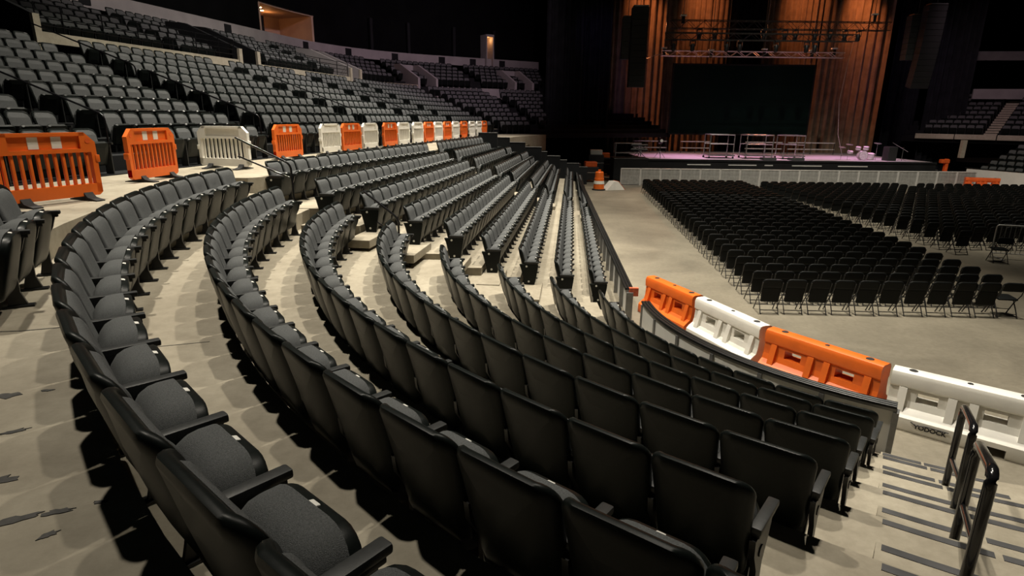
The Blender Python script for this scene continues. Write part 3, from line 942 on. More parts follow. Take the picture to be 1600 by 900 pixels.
for n, (s, pa, pb) in enumerate(((-6.7, 4.6, 1.2), (-6.9, 8.0, 5.2), (-1.6, 4.6, 1.2), (-1.6, 8.3, 5.0), (5.7, 5.5, 2.0), (11.8, 4.5, 1.0))):
    fz = lambda p: EYE - .85 + .30 * (p - 1.8) / .85
    a = up(s, pa); b = up(s, pb)
    aisle_rail([(a[0], a[1], fz(pa) + 1.0), (b[0], b[1], fz(pb) + 1.0)], None, (b[0], b[1], fz(pb) + .05),
               ['black handrail at the foot of the upper aisle behind the large orange barrier', 'black handrail higher up the aisle behind the large orange barrier',
                'black handrail at the foot of the upper aisle behind the wide white barrier', 'black handrail near the ledge above the wide white barrier',
                'black handrail in the upper aisle behind the trio of barriers', 'black handrail in the upper aisle past the trio of barriers'][n])

# ------------------------------------------------------------------ upper block: tiers, ledge, fascias, suite
TS = [-22, -14, -6, 0, 6, 12, 18, 22] + [22 + k * .5 for k in range(1, 11)] + [30, 34, 38, 42]
upath = [ust(t) for t in TS]
prof = [(.55, zw - .3)]
for j in range(-1, 8):
    p0 = UP(j) + .12 - .85
    prof += [(p0, UF(j)), (UP(j) + .12, UF(j))]
prof += [(8.9, UF(7)), (8.9, 6.25), (9.2, 6.25), (9.2, zw - .3)]
prof[1] = (.55, UF(-1))
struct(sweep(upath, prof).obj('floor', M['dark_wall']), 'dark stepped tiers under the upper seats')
struct(sweep([ust(t) for t in (-1.0, 0, 3, 6, 8.6)], [(8.75, 6.2), (8.75, 6.52), (9.05, 6.52), (9.05, 6.2)]).obj('trim_1', M['ledge']), 'pale concrete ledge above the upper seats')
struct(sweep([ust(t) for t in (10.0, 14, 18, 19.5)], [(8.75, 6.1), (8.75, 6.45), (9.05, 6.45), (9.05, 6.1)]).obj('trim_2', M['ledge']))
struct(sweep([ust(t) for t in (20.6, 22, 23, 24, 25)], [(8.75, 5.4), (8.75, 6.40), (9.05, 6.40), (9.05, 5.4)]).obj('trim_3', M['ledge']))
struct(sweep([ust(t) for t in (26, 27, 31, 34)], [(8.75, 5.0), (8.75, 6.35), (9.05, 6.35), (9.05, 5.0)]).obj('trim_4', M['fascia']))
# stair openings cut through the ledge: dark side walls with pale edges
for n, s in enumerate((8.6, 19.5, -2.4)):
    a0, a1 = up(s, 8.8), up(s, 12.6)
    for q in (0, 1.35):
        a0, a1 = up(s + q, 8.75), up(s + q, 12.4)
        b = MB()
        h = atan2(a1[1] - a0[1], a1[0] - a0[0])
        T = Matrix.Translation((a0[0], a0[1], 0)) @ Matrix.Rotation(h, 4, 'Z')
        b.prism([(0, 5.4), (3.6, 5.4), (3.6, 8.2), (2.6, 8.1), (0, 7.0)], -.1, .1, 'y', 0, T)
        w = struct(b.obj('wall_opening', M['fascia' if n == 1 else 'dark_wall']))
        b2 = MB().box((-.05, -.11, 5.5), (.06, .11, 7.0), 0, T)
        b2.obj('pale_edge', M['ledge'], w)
# upper deck
prof = [(9.1, 5.0), (9.1, 6.3), (9.6, 6.3)]
for j in range(5):
    prof += [(10.2 + .8 * j - .65, 6.35 + .32 * j), (10.2 + .8 * j + .15, 6.35 + .32 * j)]
prof += [(14.1, 7.9), (14.1, 5.0)]
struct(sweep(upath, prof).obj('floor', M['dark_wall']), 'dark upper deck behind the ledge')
# railing on the ledge
def rail_run(ts, p, z0, z1, label):
    st = [ust(t) for t in ts]
    pts = [(x + nx * p, y + ny * p) for x, y, nx, ny in st]
    r = thing('ledge_railing', label, 'railing', (*pts[0], z0), 0, 'black railings on the pale ledges')
    o = Vector((*pts[0], z0))
    for hz in (.25, .5, .75, 1.0):
        MB().tube([Vector((x, y, z0 + (z1 - z0) * hz)) - o for x, y in pts], .018, 6).obj('bar', M['rail'], r)
    for (x, y) in pts:
        MB().tube([Vector((x, y, z0)) - o, Vector((x, y, z1)) - o], .022, 6).obj('post', M['rail'], r)
rail_run([-.9, 0, 1.5, 3, 4.5, 6, 7.4, 8.4], 8.9, 6.52, 7.35, 'black bar railing on the long pale ledge above the upper seats')
rail_run([10.2, 12, 14, 16, 18, 19.4], 8.9, 6.45, 7.25, 'black bar railing on the second pale ledge, past the stair opening')
# fascia band with small square plaques
fsc = struct(sweep([ust(t) for t in (-10, 0, 6, 12, 18, 22)] + [ust(22 + k * .5) for k in range(1, 11)] + [ust(t) for t in (30, 34, 38)], [(14.2, 8.45), (14.2, 9.15), (14.5, 9.15), (14.5, 8.45)]).obj('wall_fascia', M['fascia']), 'grey fascia band of the upper deck with small square plaques')
for t in (6.2, 15.5, 22.6, 24.2, 25.8, 28, 31, 34):
    x, y, nx, ny = ust(t)
    T = Matrix.Translation((x + nx * 14.19, y + ny * 14.19, 8.8)) @ Matrix.Rotation(atan2(ny, nx), 4, 'Z')
    b = MB().cbox((-.02, -.30, -.25), (.0, .30, .25), .008, 0, T)
    b.obj('plaque', M['dark_wall'], fsc)
# suite level
sbase = [ust(t) for t in (-10, 0, 6, 12, 18)] + [ust(20.2)]
send = [ust(23.4), ust(24), ust(25), ust(26), ust(27), ust(32), ust(38)]
smid = [ust(20.2), ust(21), ust(22)] + [ust(22 + k * .35) for k in range(1, 5)]
for nm, pth in (('wall_suites', sbase), ('wall_suites', send)):
    struct(sweep(pth, [(15.2, 9.0), (15.2, 32.0), (15.5, 32.0), (15.5, 9.0)]).obj(nm, M['void']))
struct(sweep(smid, [(15.2, 11.05), (15.2, 32.0), (15.5, 32.0), (15.5, 11.05)]).obj('wall_suites', M['void']))
struct(sweep(smid, [(14.5, 9.0), (14.5, 9.1), (18.6, 9.1), (18.6, 9.0)]).obj('floor', M['dark_wall']))
struct(sweep(smid, [(18.3, 9.1), (18.3, 11.1), (18.6, 11.1), (18.6, 9.1)]).obj('wall_back', M['suite']), 'warm lit back wall of the open suite')
sc_ = struct(sweep(smid, [(15.2, 11.0), (15.2, 11.1), (18.6, 11.1), (18.6, 11.0)]).obj('ceiling', M['suite']), 'suite ceiling with small downlights')
for nm, t in (('wall_left', 20.25), ('wall_right', 23.35)):
    x, y, nx, ny = ust(t)
    T = Matrix.Translation((x, y, 0)) @ Matrix.Rotation(atan2(ny, nx), 4, 'Z')
    struct(MB().box((15.2, -.1, 9.1), (18.4, .1, 11.0), 0, T).obj(nm, M['suite']))
x, y, nx, ny = ust(21.9)
T = Matrix.Translation((x, y, 0)) @ Matrix.Rotation(atan2(ny, nx), 4, 'Z')
struct(MB().box((16.6, -.9, 9.1), (18.3, .9, 10.6), 0, T).obj('wall_dark', M['dark_wall']), 'dark bar front inside the lit suite')
for t, p in ((20.8, 16.2), (21.2, 16.9), (21.9, 16.2), (22.3, 16.8)):
    x, y, nx, ny = ust(t)
    MB().lathe([(.09, 0), (.09, .03), (.07, .035)], 12, 0, Matrix.Translation((x + nx * p, y + ny * p, 10.965))).obj('downlight', M['glow'], sc_)
for t, p in ((20.8, 16.9), (22.5, 16.9)):
    x, y, nx, ny = ust(t)
    lamp('suite_light', 'POINT', (x + nx * p, y + ny * p, 10.6), None, 8, (1.0, 0.42, 0.14), .15)
# pale columns between the dark suites
for t in (25.2, 26.4, 29.5, 33.5):
    x, y, nx, ny = ust(t)
    T = Matrix.Translation((x, y, 0)) @ Matrix.Rotation(atan2(ny, nx), 4, 'Z')
    struct(MB().cbox((14.75, -.12, 9.15), (15.0, .12, 11.6), .02, 0, T).obj('column', M['dark_wall']))
# amber doorway at the head of the far stairs
x, y, nx, ny = ust(32.6)
T = Matrix.Translation((x, y, 0)) @ Matrix.Rotation(atan2(ny, nx), 4, 'Z')
dr = thing('stair_doorway', 'tall narrow amber-lit doorway at the head of the far corner stairs', 'doorway', (x + nx * 14.0, y + ny * 14.0, 8.4))
T2 = Matrix.Rotation(atan2(ny, nx), 4, 'Z')
MB().box((.9, -.32, 0), (1.0, .32, 2.6), 0, T2).obj('back_panel', M['suite'], dr)
for s in (-1, 1):
    MB().box((-.1, s * .34 - .05, 0), (1.0, s * .34 + .05, 2.6), 0, T2).obj('jamb', M['fascia'], dr)
MB().box((-.1, -.40, 2.55), (1.0, .40, 2.75), 0, T2).obj('lintel', M['fascia'], dr)
lamp('doorway_light', 'POINT', (x + nx * 14.35, y + ny * 14.35, 10.75), None, 7, (1.0, .45, .15), .08)
# far corner stair openings in the ledge wall
for t in (25.5, 33.0):
    x, y, nx, ny = ust(t)
    T = Matrix.Translation((x, y, 0)) @ Matrix.Rotation(atan2(ny, nx), 4, 'Z')
    w = struct(MB().prism([(8.7, 5.2), (11.8, 5.2), (11.8, 8.0), (11.0, 8.0), (8.7, 6.9)], .75, .95, 'y', 0, T).obj('wall_opening', M['fascia']))
    MB().prism([(8.7, 5.2), (11.8, 5.2), (11.8, 8.0), (11.0, 8.0), (8.7, 6.9)], -.95, -.75, 'y', 0, T).obj('side_wall', M['fascia'], w)
    MB().box((11.6, -.8, 7.2), (11.8, .8, 8.0), 0, T).obj('lintel', M['fascia'], w)
# far corner aisle steps, pale
x, y, nx, ny = ust(24.7)
T = Matrix.Translation((x, y, 0)) @ Matrix.Rotation(atan2(ny, nx), 4, 'Z')
w = struct(put('floor', None)); w['label'] = 'pale aisle steps in the far corner'
for j in range(0, 8):
    MB().box((UP(j) - .72, -.55, UF(j) - .1), (UP(j) - .30, .55, UF(j) + .02), 0, T).obj('aisle_step', M['ledge'], w)
# dark boundary and roof
struct(MB().box((-45, -14, 32.0), (62, 76, 32.3)).obj('ceiling', M['void']))
struct(MB().box((-45, 75, 0), (62, 75.5, 32)).obj('wall_back', M['void']))
struct(MB().box((61.5, -14, 0), (62, 75, 32)).obj('wall_right', M['void']))
struct(MB().box((-45, -14, 0), (-44.5, 75, 32)).obj('wall_left', M['void']))
# black stepped end walls of the side rows, beside the stage
for k in range(9):
    yb = SR_END[k] + .35
    xk = sr_x(k, yb)
    b = MB().cbox((xk - .15, yb, SR_Z[k] - .02), (xk + .72, yb + .22, SR_Z[k] + 1.0), .02)
    o = struct(b.obj('wall_end', M['dark_wall']))
    MB().box((xk - .15, yb - .01, SR_Z[k] + 1.0), (xk + .72, yb + .23, SR_Z[k] + 1.02)).obj('top_edge', M['alu'], o)

# ------------------------------------------------------------------ stage
def drape(x0, x1, y, z0, z1, fold, amp, material, label, seed, group=None, curve=0.0):
    rnd = random.Random(seed)
    n = int((x1 - x0) / fold * 6)
    pts = []
    ph = rnd.uniform(0, 6)
    f = 1.0
    for k in range(n + 1):
        t = k / n
        ph += 2 * pi / 6 * rnd.uniform(.55, 1.45)
        pts.append((x0 + (x1 - x0) * t - x0, 1.7 * amp * sin(ph) * rnd.uniform(.6, 1.3) + curve * (t - .5) ** 2))
    b = MB()
    zs = [0, (z1 - z0) * .5, z1 - z0]
    for z in zs:
        b.v += [(x, yy, z) for x, yy in pts]
    for z in zs:
        b.v += [(x, yy + .03, z) for x, yy in pts]
    m_ = n + 1
    for lay in (0, 3):
        for i in range(2):
            for k in range(n):
                a = (lay + i) * m_ + k
                b.f.append((a, a + 1, a + 1 + m_, a + m_)); b.m.append(0)
    # close the hem, head and sides
    for k in range(n):
        b.f.append((k, k + 1, 3 * m_ + k + 1, 3 * m_ + k)); b.m.append(0)
        b.f.append((2 * m_ + k, 2 * m_ + k + 1, 5 * m_ + k + 1, 5 * m_ + k)); b.m.append(0)
    me = bpy.data.meshes.new('stage_curtain'); me.from_pydata(b.v, [], b.f); me.materials.append(material)
    me.polygons.foreach_set('use_smooth', [True] * len(me.polygons)); me.update()
    return tag(put('stage_curtain', me, None, (x0, y, z0)), label, 'curtain', group)
drape(2.35, 5.1, 47.6, 0, 17, .45, .10, M['black_cloth'], 'black masking curtain at the outer end beside the far seats', 1, 'black masking curtains')
drape(5.0, 7.3, 48.6, 0, 17, .40, .10, M['black_cloth'], 'dark blue-black masking curtain next to the brown drape', 2, 'black masking curtains')
drape(7.1, 9.3, 53.2, 0, 17, .42, .13, M['curtain'], 'narrow brown velour drape behind the hanging speaker', 3, 'brown stage curtains')
drape(9.1, 12.6, 53.6, 0, 17, .50, .15, M['curtain'], 'orange-lit brown drape between speaker and screen', 4, 'brown stage curtains')
drape(12.4, 18.0, 54.2, 0, 17, .50, .15, M['curtain'], 'brown drape behind the first half of the screen', 5, 'brown stage curtains')
drape(18.0, 20.9, 53.9, 0, 17, .55, .13, M['black_cloth'], 'dark drape hanging in the middle above the screen', 6, 'black masking curtains')
drape(20.8, 25.6, 54.2, 0, 17, .45, .15, M['curtain'], 'brown drape behind the second half of the screen', 7, 'brown stage curtains')
drape(25.4, 31.0, 53.4, 0, 17, .60, .15, M['curtain'], 'broad orange-lit brown drape past the screen', 8, 'brown stage curtains')
drape(30.6, 33.2, 51.6, 0, 17, .50, .12, M['black_cloth'], 'dark purple-tinged masking curtain behind the second speaker pair', 9, 'black masking curtains')
drape(33.0, 36.4, 50.4, 0, 17, .45, .12, M['black_cloth'], 'black masking curtain at the outer end near the lit seats', 10, 'black masking curtains')

sc = thing('projection_screen', 'large dark green projection screen hanging above the stage', 'screen', (18.1, 50.0, 2.95))
MB().cbox((-5.55, -.04, .05), (5.55, .0, 5.35), .01).obj('screen_face', M['screen'], sc)
for a, b in (((-5.65, -.06, 0), (5.65, .06, .1)), ((-5.65, -.06, 5.3), (5.65, .06, 5.42)), ((-5.65, -.06, 0), (-5.53, .06, 5.4)), ((5.53, -.06, 0), (5.65, .06, 5.4))):
    MB().cbox(a, b, .01).obj('frame_bar', M['stage_black'], sc)

DZ = 1.55
sg = struct(MB().box((8.9, 41.2, DZ - .12), (28.4, 51.5, DZ)).obj('floor', M['stage_top']), 'pink-lit stage deck')
sk = thing('stage_skirt', 'black stage front with thin white trim strips below the pink deck', 'stage', (8.8, 41.1, 0))
MB().box((0, -.05, 0), (19.7, .08, DZ - .02)).obj('skirt_panel', M['stage_black'], sk)
MB().box((0, -.1, DZ - .12), (19.7, .1, DZ + .005)).obj('edge_trim', M['stage_black'], sk)
for xa, xb in ((2.93, 4.5), (5.7, 7.6), (8.15, 8.7), (10.0, 12.0), (13.1, 15.1)):
    MB().cbox((xa, -.08, DZ - .36), (xb, -.05, DZ - .30), .005).obj('trim_strip', M['strip_light'], sk)
for n, (xa, ya, xb, yb, h, lab) in enumerate(((6.7, 40.6, 9.0, 42.2, 1.62, 'low black equipment platform at the stage end, before the drum-side clutter'), (27.3, 41.4, 28.9, 43.0, 1.05, 'short black platform past the drum kit, beside the orange lift'))):
    p = thing('side_platform', lab, 'platform', ((xa + xb) / 2, (ya + yb) / 2, 0))
    hx, hy = (xb - xa) / 2, (yb - ya) / 2
    MB().cbox((-hx, -hy, .0), (hx, hy, h - .06), .02).obj('skirt', M['stage_black'], p)
    MB().cbox((-hx - .02, -hy - .02, h - .06), (hx + .02, hy + .02, h), .01).obj('deck_top', M['stage_black'], p)
    MB().cbox((-hx - .02, -hy - .03, h - .04), (hx + .02, -hy - .015, h - .02), .003).obj('trim_strip', M['alu'], p)
# pale deck boxes in front of the risers
for n, x in enumerate((17.4, 19.3)):
    tag(MB().cbox((x - .45, 41.35, DZ), (x + .45, 42.0, DZ + .16), .02).obj('monitor_wedge', M['speaker_grey']), ['grey floor wedge between the first and second riser frames', 'grey floor wedge between the second and third riser frames'][n], 'monitor', 'floor wedges on the stage')
# riser frames
def riser(x0, x1, y, label):
    W = (x1 - x0) / 2
    r = thing('riser_frame', label, 'frame', ((x0 + x1) / 2, y, DZ), 0, 'tubular riser frames on the stage')
    rr = .035
    for sx in (-1, 1):
        for yy in (0, 1.3):
            MB().tube([(sx * W, yy, .14), (sx * W, yy, 1.62)], rr, 8).obj('post', M['chrome'], r)
            MB().lathe([(.06, 0), (.075, .04), (.06, .12), (.03, .14)], 10, 0, Matrix.Translation((sx * W, yy, 0))).obj('caster', M['rubber'], r)
    for yy in (0, 1.3):
        MB().tube([(-W, yy, 1.6), (W, yy, 1.6)], rr, 8).obj('top_bar', M['chrome'], r)
        MB().tube([(-W, yy, .98), (W, yy, .98)], rr * .8, 8).obj('middle_bar', M['chrome'], r)
    for sx in (-1, 1):
        MB().tube([(sx * W, 0, 1.6), (sx * W, 1.3, 1.6)], rr, 8).obj('side_bar', M['chrome'], r)
    MB().cbox((-W - .12, -.05, .16), (W + .12, 1.4, .24), .01).obj('platform', M['chrome'], r)
riser(13.65, 15.30, 42.6, 'tubular riser frame, first of three, nearest the clutter of stands')
riser(16.2, 18.0, 42.6, 'tubular riser frame, middle one of the three')
riser(18.8, 20.2, 42.6, 'tubular riser frame, last of three, nearest the drum kit')
# low railing at the rear of the deck
for n, (xa, xb) in enumerate(((9.6, 12.3), (13.4, 15.8), (18.6, 21.6), (22.0, 25.8))):
    r = thing('deck_railing', ['low railing behind the clutter of stands', 'low railing behind the middle riser', 'low railing past the last riser', 'low railing behind the drum kit'][n], 'railing', (xa, 49.3, DZ), 0, 'low railings along the rear of the deck')
    for z in (.35, .85):
        MB().cbox((0, -.02, z), (xb - xa, .02, z + .07), .008).obj('rail_bar', M['strip_light'], r)
    for x in (0.05, (xb - xa) / 2, xb - xa - .05):
        MB().tube([(x, 0, 0), (x, 0, .9)], .03, 6).obj('post', M['truss'], r)
# drum kit
dk = thing('drum_kit', 'pale pink-lit drum kit with cymbals at the end of the stage', 'drums', (24.3, 42.6, DZ))
def drum(x, y, z, rad_, h, ax, nm):
    T = Matrix.Translation((x, y, z)) @ (Matrix.Rotation(pi / 2, 4, 'X') if ax else Matrix.Rotation(.18, 4, 'X'))
    o = MB().lathe([(rad_ * .9, 0), (rad_, .01), (rad_, h - .01), (rad_ * .9, h)], 18, 0, T).obj(nm, M['drum'], dk, 50)
    for hh in (.02, h - .05):
        MB().lathe([(rad_ + .015, hh), (rad_ + .015, hh + .03)], 18, 0, T).obj('hoop', M['chrome'], o)
drum(0, .2, .33, .30, .42, True, 'bass_drum')
drum(-.28, .15, .68, .17, .22, False, 'rack_tom')
drum(.26, .15, .68, .18, .24, False, 'rack_tom')
drum(-.72, .3, .45, .19, .16, False, 'snare_drum')
drum(.75, .3, .05, .24, .42, False, 'floor_tom')
for x, y, z in ((-.95, .1, 1.05), (.95, .0, 1.15), (-1.25, .4, .85)):
    MB().lathe([(.01, .03), (.06, .025), (.24, 0), (.24, -.006), (.01, -.006)], 18, 0, Matrix.Translation((x, y, z)) @ Matrix.Rotation(.2, 4, 'X')).obj('cymbal', M['chrome'], dk)
    MB().tube([(x, y, 0), (x, y, z)], .015, 6).obj('cymbal_stand', M['chrome'], dk)
tag(MB().cbox((25.75, 42.0, DZ), (26.35, 42.7, DZ + .95), .03).obj('amplifier_stack', M['speaker']), 'tall black amplifier stack beside the drum kit', 'amplifier')
ms = thing('boom_stand', 'chrome boom microphone stand leaning over the drum kit', 'stand', (26.9, 42.3, DZ))
MB().tube([(0, 0, 0), (0, 0, .9)], .018, 6).obj('upright', M['chrome'], ms)
MB().tube([(.35, 0, .62), (-.75, .1, 1.22)], .016, 6).obj('boom', M['chrome'], ms)
for a in (0, 2.1, 4.2):
    MB().tube([(0, 0, .14), (.3 * cos(a), .3 * sin(a), .01)], .014, 6).obj('leg', M['chrome'], ms)
# follow-spot and stands at the other end
fsx = thing('follow_spot', 'pale-lensed spotlight on a tripod among the stands at the stage end', 'spotlight', (10.1, 42.2, DZ))
MB().tube([(0, 0, .3), (0, 0, 1.0)], .03, 8).obj('pole', M['truss'], fsx)
for a in (.4, 2.5, 4.6):
    MB().tube([(0, 0, .5), (.42 * cos(a), .42 * sin(a), .0)], .02, 6).obj('leg', M['chrome'], fsx)
MB().lathe([(.13, -.25), (.15, -.2), (.15, .15), (.12, .22)], 14, 0, Matrix.Translation((0, 0, 1.12)) @ Matrix.Rotation(pi / 2 - .2, 4, 'X')).obj('lamp_head', M['fixture'], fsx)
MB().lathe([(.1, 0), (.1, .04)], 14, 0, Matrix.Translation((0, -.22, 1.17)) @ Matrix.Rotation(pi / 2 - .2, 4, 'X')).obj('lens', M['tag'], fsx)
kb = thing('keyboard_rig', 'two-tier keyboard stand with cases beside the tripod spotlight', 'keyboard', (8.6, 42.0, 1.62))
for z in (.45, .75):
    MB().cbox((-.6, -.15, z), (.6, .15, z + .09), .015).obj('keyboard', M['case'], kb)
    MB().cbox((-.55, -.14, z + .085), (.55, -.03, z + .1), .003).obj('key_bed', M['tag'], kb)
for s in (-1, 1):
    MB().tube([(-.45 * s, 0, 0), (.45 * s, 0, .76)], .02, 6).obj('leg', M['chrome'], kb)

# ------------------------------------------------------------------ rigging
def truss(x0, x1, y, z, h, material, label, group='lighting trusses above the stage'):
    L = x1 - x0
    r = thing('lighting_truss', label, 'truss', (x0, y, z), 0, group)
    for yy in (0, h):
        for zz in (0, h):
            MB().tube([(0, yy, zz), (L, yy, zz)], .028, 6).obj('chord', material, r)
    b = MB()
    n = int(L / .55)
    for k in range(n):
        xa, xb = L * k / n, L * (k + 1) / n
        for yy in (0, h):
            b.tube([(xa, yy, 0 if k % 2 else h), (xb, yy, h if k % 2 else 0)], .014, 4)
        b.tube([(xa, 0, h), (xa, h, h)], .014, 4); b.tube([(xa, 0, 0), (xa, h, 0)], .014, 4)
    o = b.obj('lacing', material, r); o['kind'] = 'stuff'
truss(10.4, 25.0, 43.0, 10.0, .50, M['truss'], 'uppermost dark lighting truss over the stage')
truss(9.9, 22.4, 42.2, 9.2, .42, M['truss'], 'middle dark lighting truss hung with black fixtures')
truss(10.8, 24.2, 46.8, 8.62, .36, M['truss_pale'], 'lowest bare truss glowing orange above the screen')
fx = None
def fixture(x, y, z, label):
    global fx
    if fx is None:
        fx = put('moving_light', None)
        MB().cbox((-.12, -.12, -.12), (.12, .12, 0), .02).obj('base', M['fixture'], fx)
        for s in (-1, 1):
            MB().cbox((s * .17 - .025, -.05, -.42), (s * .17 + .025, .05, -.06), .01).obj('yoke_arm', M['fixture'], fx)
        hd = MB().lathe([(.09, -.72), (.14, -.66), (.145, -.38), (.10, -.26)], 14, 0).obj('lamp_head', M['fixture'], fx, 40)
        MB().lathe([(.085, -.735), (.085, -.715)], 14, 0).obj('lens', M['lens'], hd)
        o = fx
    else:
        o = copy_tree(fx)
    o.location = (x, y, z)
    tag(o, label, 'light', 'moving lights under the trusses')
for n, x in enumerate((12.3, 13.35, 16.6, 18.0, 18.7, 20.0, 21.0, 22.0, 22.9)):
    fixture(x, 43.0, 10.0, 'black moving light under the uppermost truss, %s counted from the main speaker' % ordinal(n + 1))
for n, x in enumerate((10.45, 11.7, 13.95, 14.8, 17.2, 19.2, 19.75)):
    fixture(x, 42.2, 9.2, 'black moving light under the middle truss, %s counted from the main speaker' % ordinal(n + 1))
def hoist(x, y, z, label):
    r = thing('chain_hoist', label, 'hoist', (x, y, z), 0, 'chain hoists holding the trusses')
    MB().cbox((-.10, -.10, 0), (.10, .10, .45), .02).obj('motor', M['fixture'], r)
    MB().cbox((-.2, -.12, .45), (.2, .12, .55), .02).obj('hook_plate', M['tag'], r)
    MB().tube([(0, 0, .55), (0, 0, 31.9 - z)], .02, 6).obj('chain', M['chrome'], r)
    MB().tube([(0, 0, 0), (0, 0, -.35)], .015, 6).obj('sling', M['truss'], r)
for n, (x, y, z) in enumerate(((11.2, 43.2, 10.3), (23.9, 43.2, 10.5), (10.95, 46.9, 8.65), (14.4, 46.9, 8.55), (18.3, 46.9, 8.65), (21.8, 46.9, 8.6), (23.4, 46.9, 8.75))):
    hoist(x, y, z, ['dark chain hoist at the speaker end of the uppermost truss', 'dark chain hoist at the outer end of the uppermost truss', 'pale-topped chain hoist at the speaker end of the lowest truss', 'pale-topped chain hoist above the screen, second along the lowest truss',
                    'pale-topped chain hoist above the middle of the screen', 'pale-topped chain hoist near the screen corner', 'pale-topped chain hoist at the outer end of the lowest truss'][n])
cb = MB().tube([(8.3, 43.1, 8.6), (8.8, 44.4, 8.3), (9.5, 45.6, 8.3), (10.2, 46.5, 8.6), (10.85, 46.8, 8.75)], .03, 6).obj('power_cable', M['truss_pale'], None, 60)
tag(cb, 'looped power cable running from the hanging speaker to the lowest truss', 'cable')
cb = MB().tube([(24.9, 47.0, 10.5), (24.6, 47.0, 8.2), (24.5, 47.2, 5.6), (24.9, 47.4, 3.2), (25.6, 47.6, DZ)], .025, 6).obj('hanging_cable', M['truss_pale'], None, 60)
tag(cb, 'long thin cable hanging down the lit drape past the screen', 'cable')
def line_array(x, y, ztop, n, w, h, material, label, lean=0.0, bow=0.0):
    r = thing('line_array', label, 'speaker', (x, y, ztop), 0, 'hanging line array speakers')
    MB().cbox((-w * .45, -.1, .02), (w * .45, .5, .09), .01).obj('flying_frame', M['chrome'], r)
    MB().tube([(0, .2, .09), (0, .2, 31.9 - ztop)], .022, 6).obj('chain', M['chrome'], r)
    z = 0; yy = 0
    for k in range(n):
        a = bow * k / n
        T = Matrix.Translation((0, yy, z)) @ Matrix.Rotation(a, 4, 'X')
        c = MB().cbox((-w / 2, -.02, -h + .012), (w / 2, .62, 0), .02, 0, T).obj('cabinet', material, r)
        z -= h * cos(a); yy += h * sin(a) * .6
    return r
line_array(8.25, 42.6, EYE + 7.0, 13, 1.08, .385, M['speaker'], 'long black main line array hanging before the brown drape')
line_array(7.75, 44.2, EYE + 6.6, 7, .72, .385, M['speaker_grey'], 'short charcoal side line array behind the main black one')
line_array(28.3, 43.6, EYE + 7.5, 14, 1.25, .385, M['speaker'], 'long black line array hanging before the outer black curtain', 0, .30)
line_array(27.75, 44.6, EYE + 7.0, 8, .95, .36, M['speaker_grey'], 'short charcoal line array with pale top, beside the outer long one')

# ------------------------------------------------------------------ stage barricade
def barricade(p0, p1, label, cols=12):
    L = hypot(p1[0] - p0[0], p1[1] - p0[1])
    r = thing('barricade_section', label, 'barricade', (p0[0], p0[1], 0), atan2(p1[1] - p0[1], p1[0] - p0[0]), 'silver crowd barricade before the stage')
    MB().cbox((.01, -.035, 1.03), (L - .01, .035, 1.10), .012).obj('top_rail', M['galv_bright'], r)
    MB().cbox((.03, -.006, .05), (L - .03, .006, 1.03), .003).obj('sheet', M['galv'], r)
    for x in (.03, L - .03):
        MB().cbox((x - .025, -.03, 0), (x + .025, .03, 1.05), .008).obj('post', M['galv_bright'], r)
    for k in range(1, 5):
        MB().cbox((L * k / 5 - .012, -.018, .06), (L * k / 5 + .012, .0, 1.03), .004).obj('rib', M['galv'], r)
    MB().cbox((.02, -.05, 0), (L - .02, 1.0, .012), .004).obj('foot_plate', M['galv'], r)
BX = [6.9 + 1.292 * k for k in range(19)]
for k in range(18):
    ya, yb = 39.0 + .025 * k, 39.0 + .025 * (k + 1)
    lab = 'silver barricade section at the open-floor end of the run' if k == 0 else ('silver barricade section at the outer end beside the orange lift' if k == 17 else 'silver barricade section, %s counted from the open-floor end' % ordinal(k + 1))
    barricade((BX[k], ya), (BX[k + 1], yb), lab)

# ------------------------------------------------------------------ clutter beside the stage
bl = thing('traffic_drum', 'orange traffic drum standing on the floor at the end of the side wall', 'traffic drum', (5.15, 36.2, 0))
MB().lathe([(.36, 0), (.38, .06), (.33, .07), (.32, .35), (.30, .36), (.29, .70), (.27, .71), (.25, 1.05), (.2, 1.10)], 18).obj('drum_body', M['orange'], bl, 40)
MB().lathe([(.40, 0), (.40, .07), (.34, .08)], 18).obj('rubber_ring', M['rubber'], bl)
MB().cbox((-.08, -.02, 1.08), (.08, .02, 1.22), .01).obj('handle', M['orange'], bl)
MB().lathe([(.325, .38), (.30, .56)], 18).obj('reflective_band', M['patch'], bl)
wg = thing('cable_ramp', 'orange and white cable ramp lying beside the traffic drum', 'cable ramp', (6.1, 36.6, 0), .3)
MB().prism([(-.6, 0), (.6, 0), (.15, .5), (-.15, .5)], -.35, .35, 'y').obj('ramp_body', M['white'], wg)
MB().prism([(.15, .505), (.62, 0), (.62, .02), (.15, .525)], -.36, .36, 'y').obj('ramp_lid', M['orange'], wg)
def cart(x, y, w, d, h, top, label, rz=0):
    r = thing('equipment_cart', label, 'cart', (x, y, 0), rz, 'equipment carts beside the stage')
    MB().cbox((-w / 2, -d / 2, .14), (w / 2, d / 2, h), .03).obj('case_body', M['case'], r)
    MB().cbox((-w / 2 - .01, -d / 2 - .01, h * .62), (w / 2 + .01, d / 2 + .01, h * .66), .006).obj('edge_strip', M['chrome'], r)
    for sx in (-1, 1):
        for sy in (-1, 1):
            MB().lathe([(.03, 0), (.06, .03), (.06, .10), (.03, .14)], 10, 0, Matrix.Translation((sx * (w / 2 - .1), sy * (d / 2 - .1), 0))).obj('caster', M['rubber'], r)
    if top is not None:
        MB().cbox((-w * .4, -d * .4, h), (w * .4, d * .4, h + .35), .05).obj('load', M[top], r)
cart(5.2, 41.0, 1.0, .7, 1.0, 'red', 'equipment cart carrying an orange load at the wall end', .1)
cart(6.0, 44.5, 1.1, .7, 1.6, 'tag', 'tall equipment cart with pale box on top, before the black curtain')
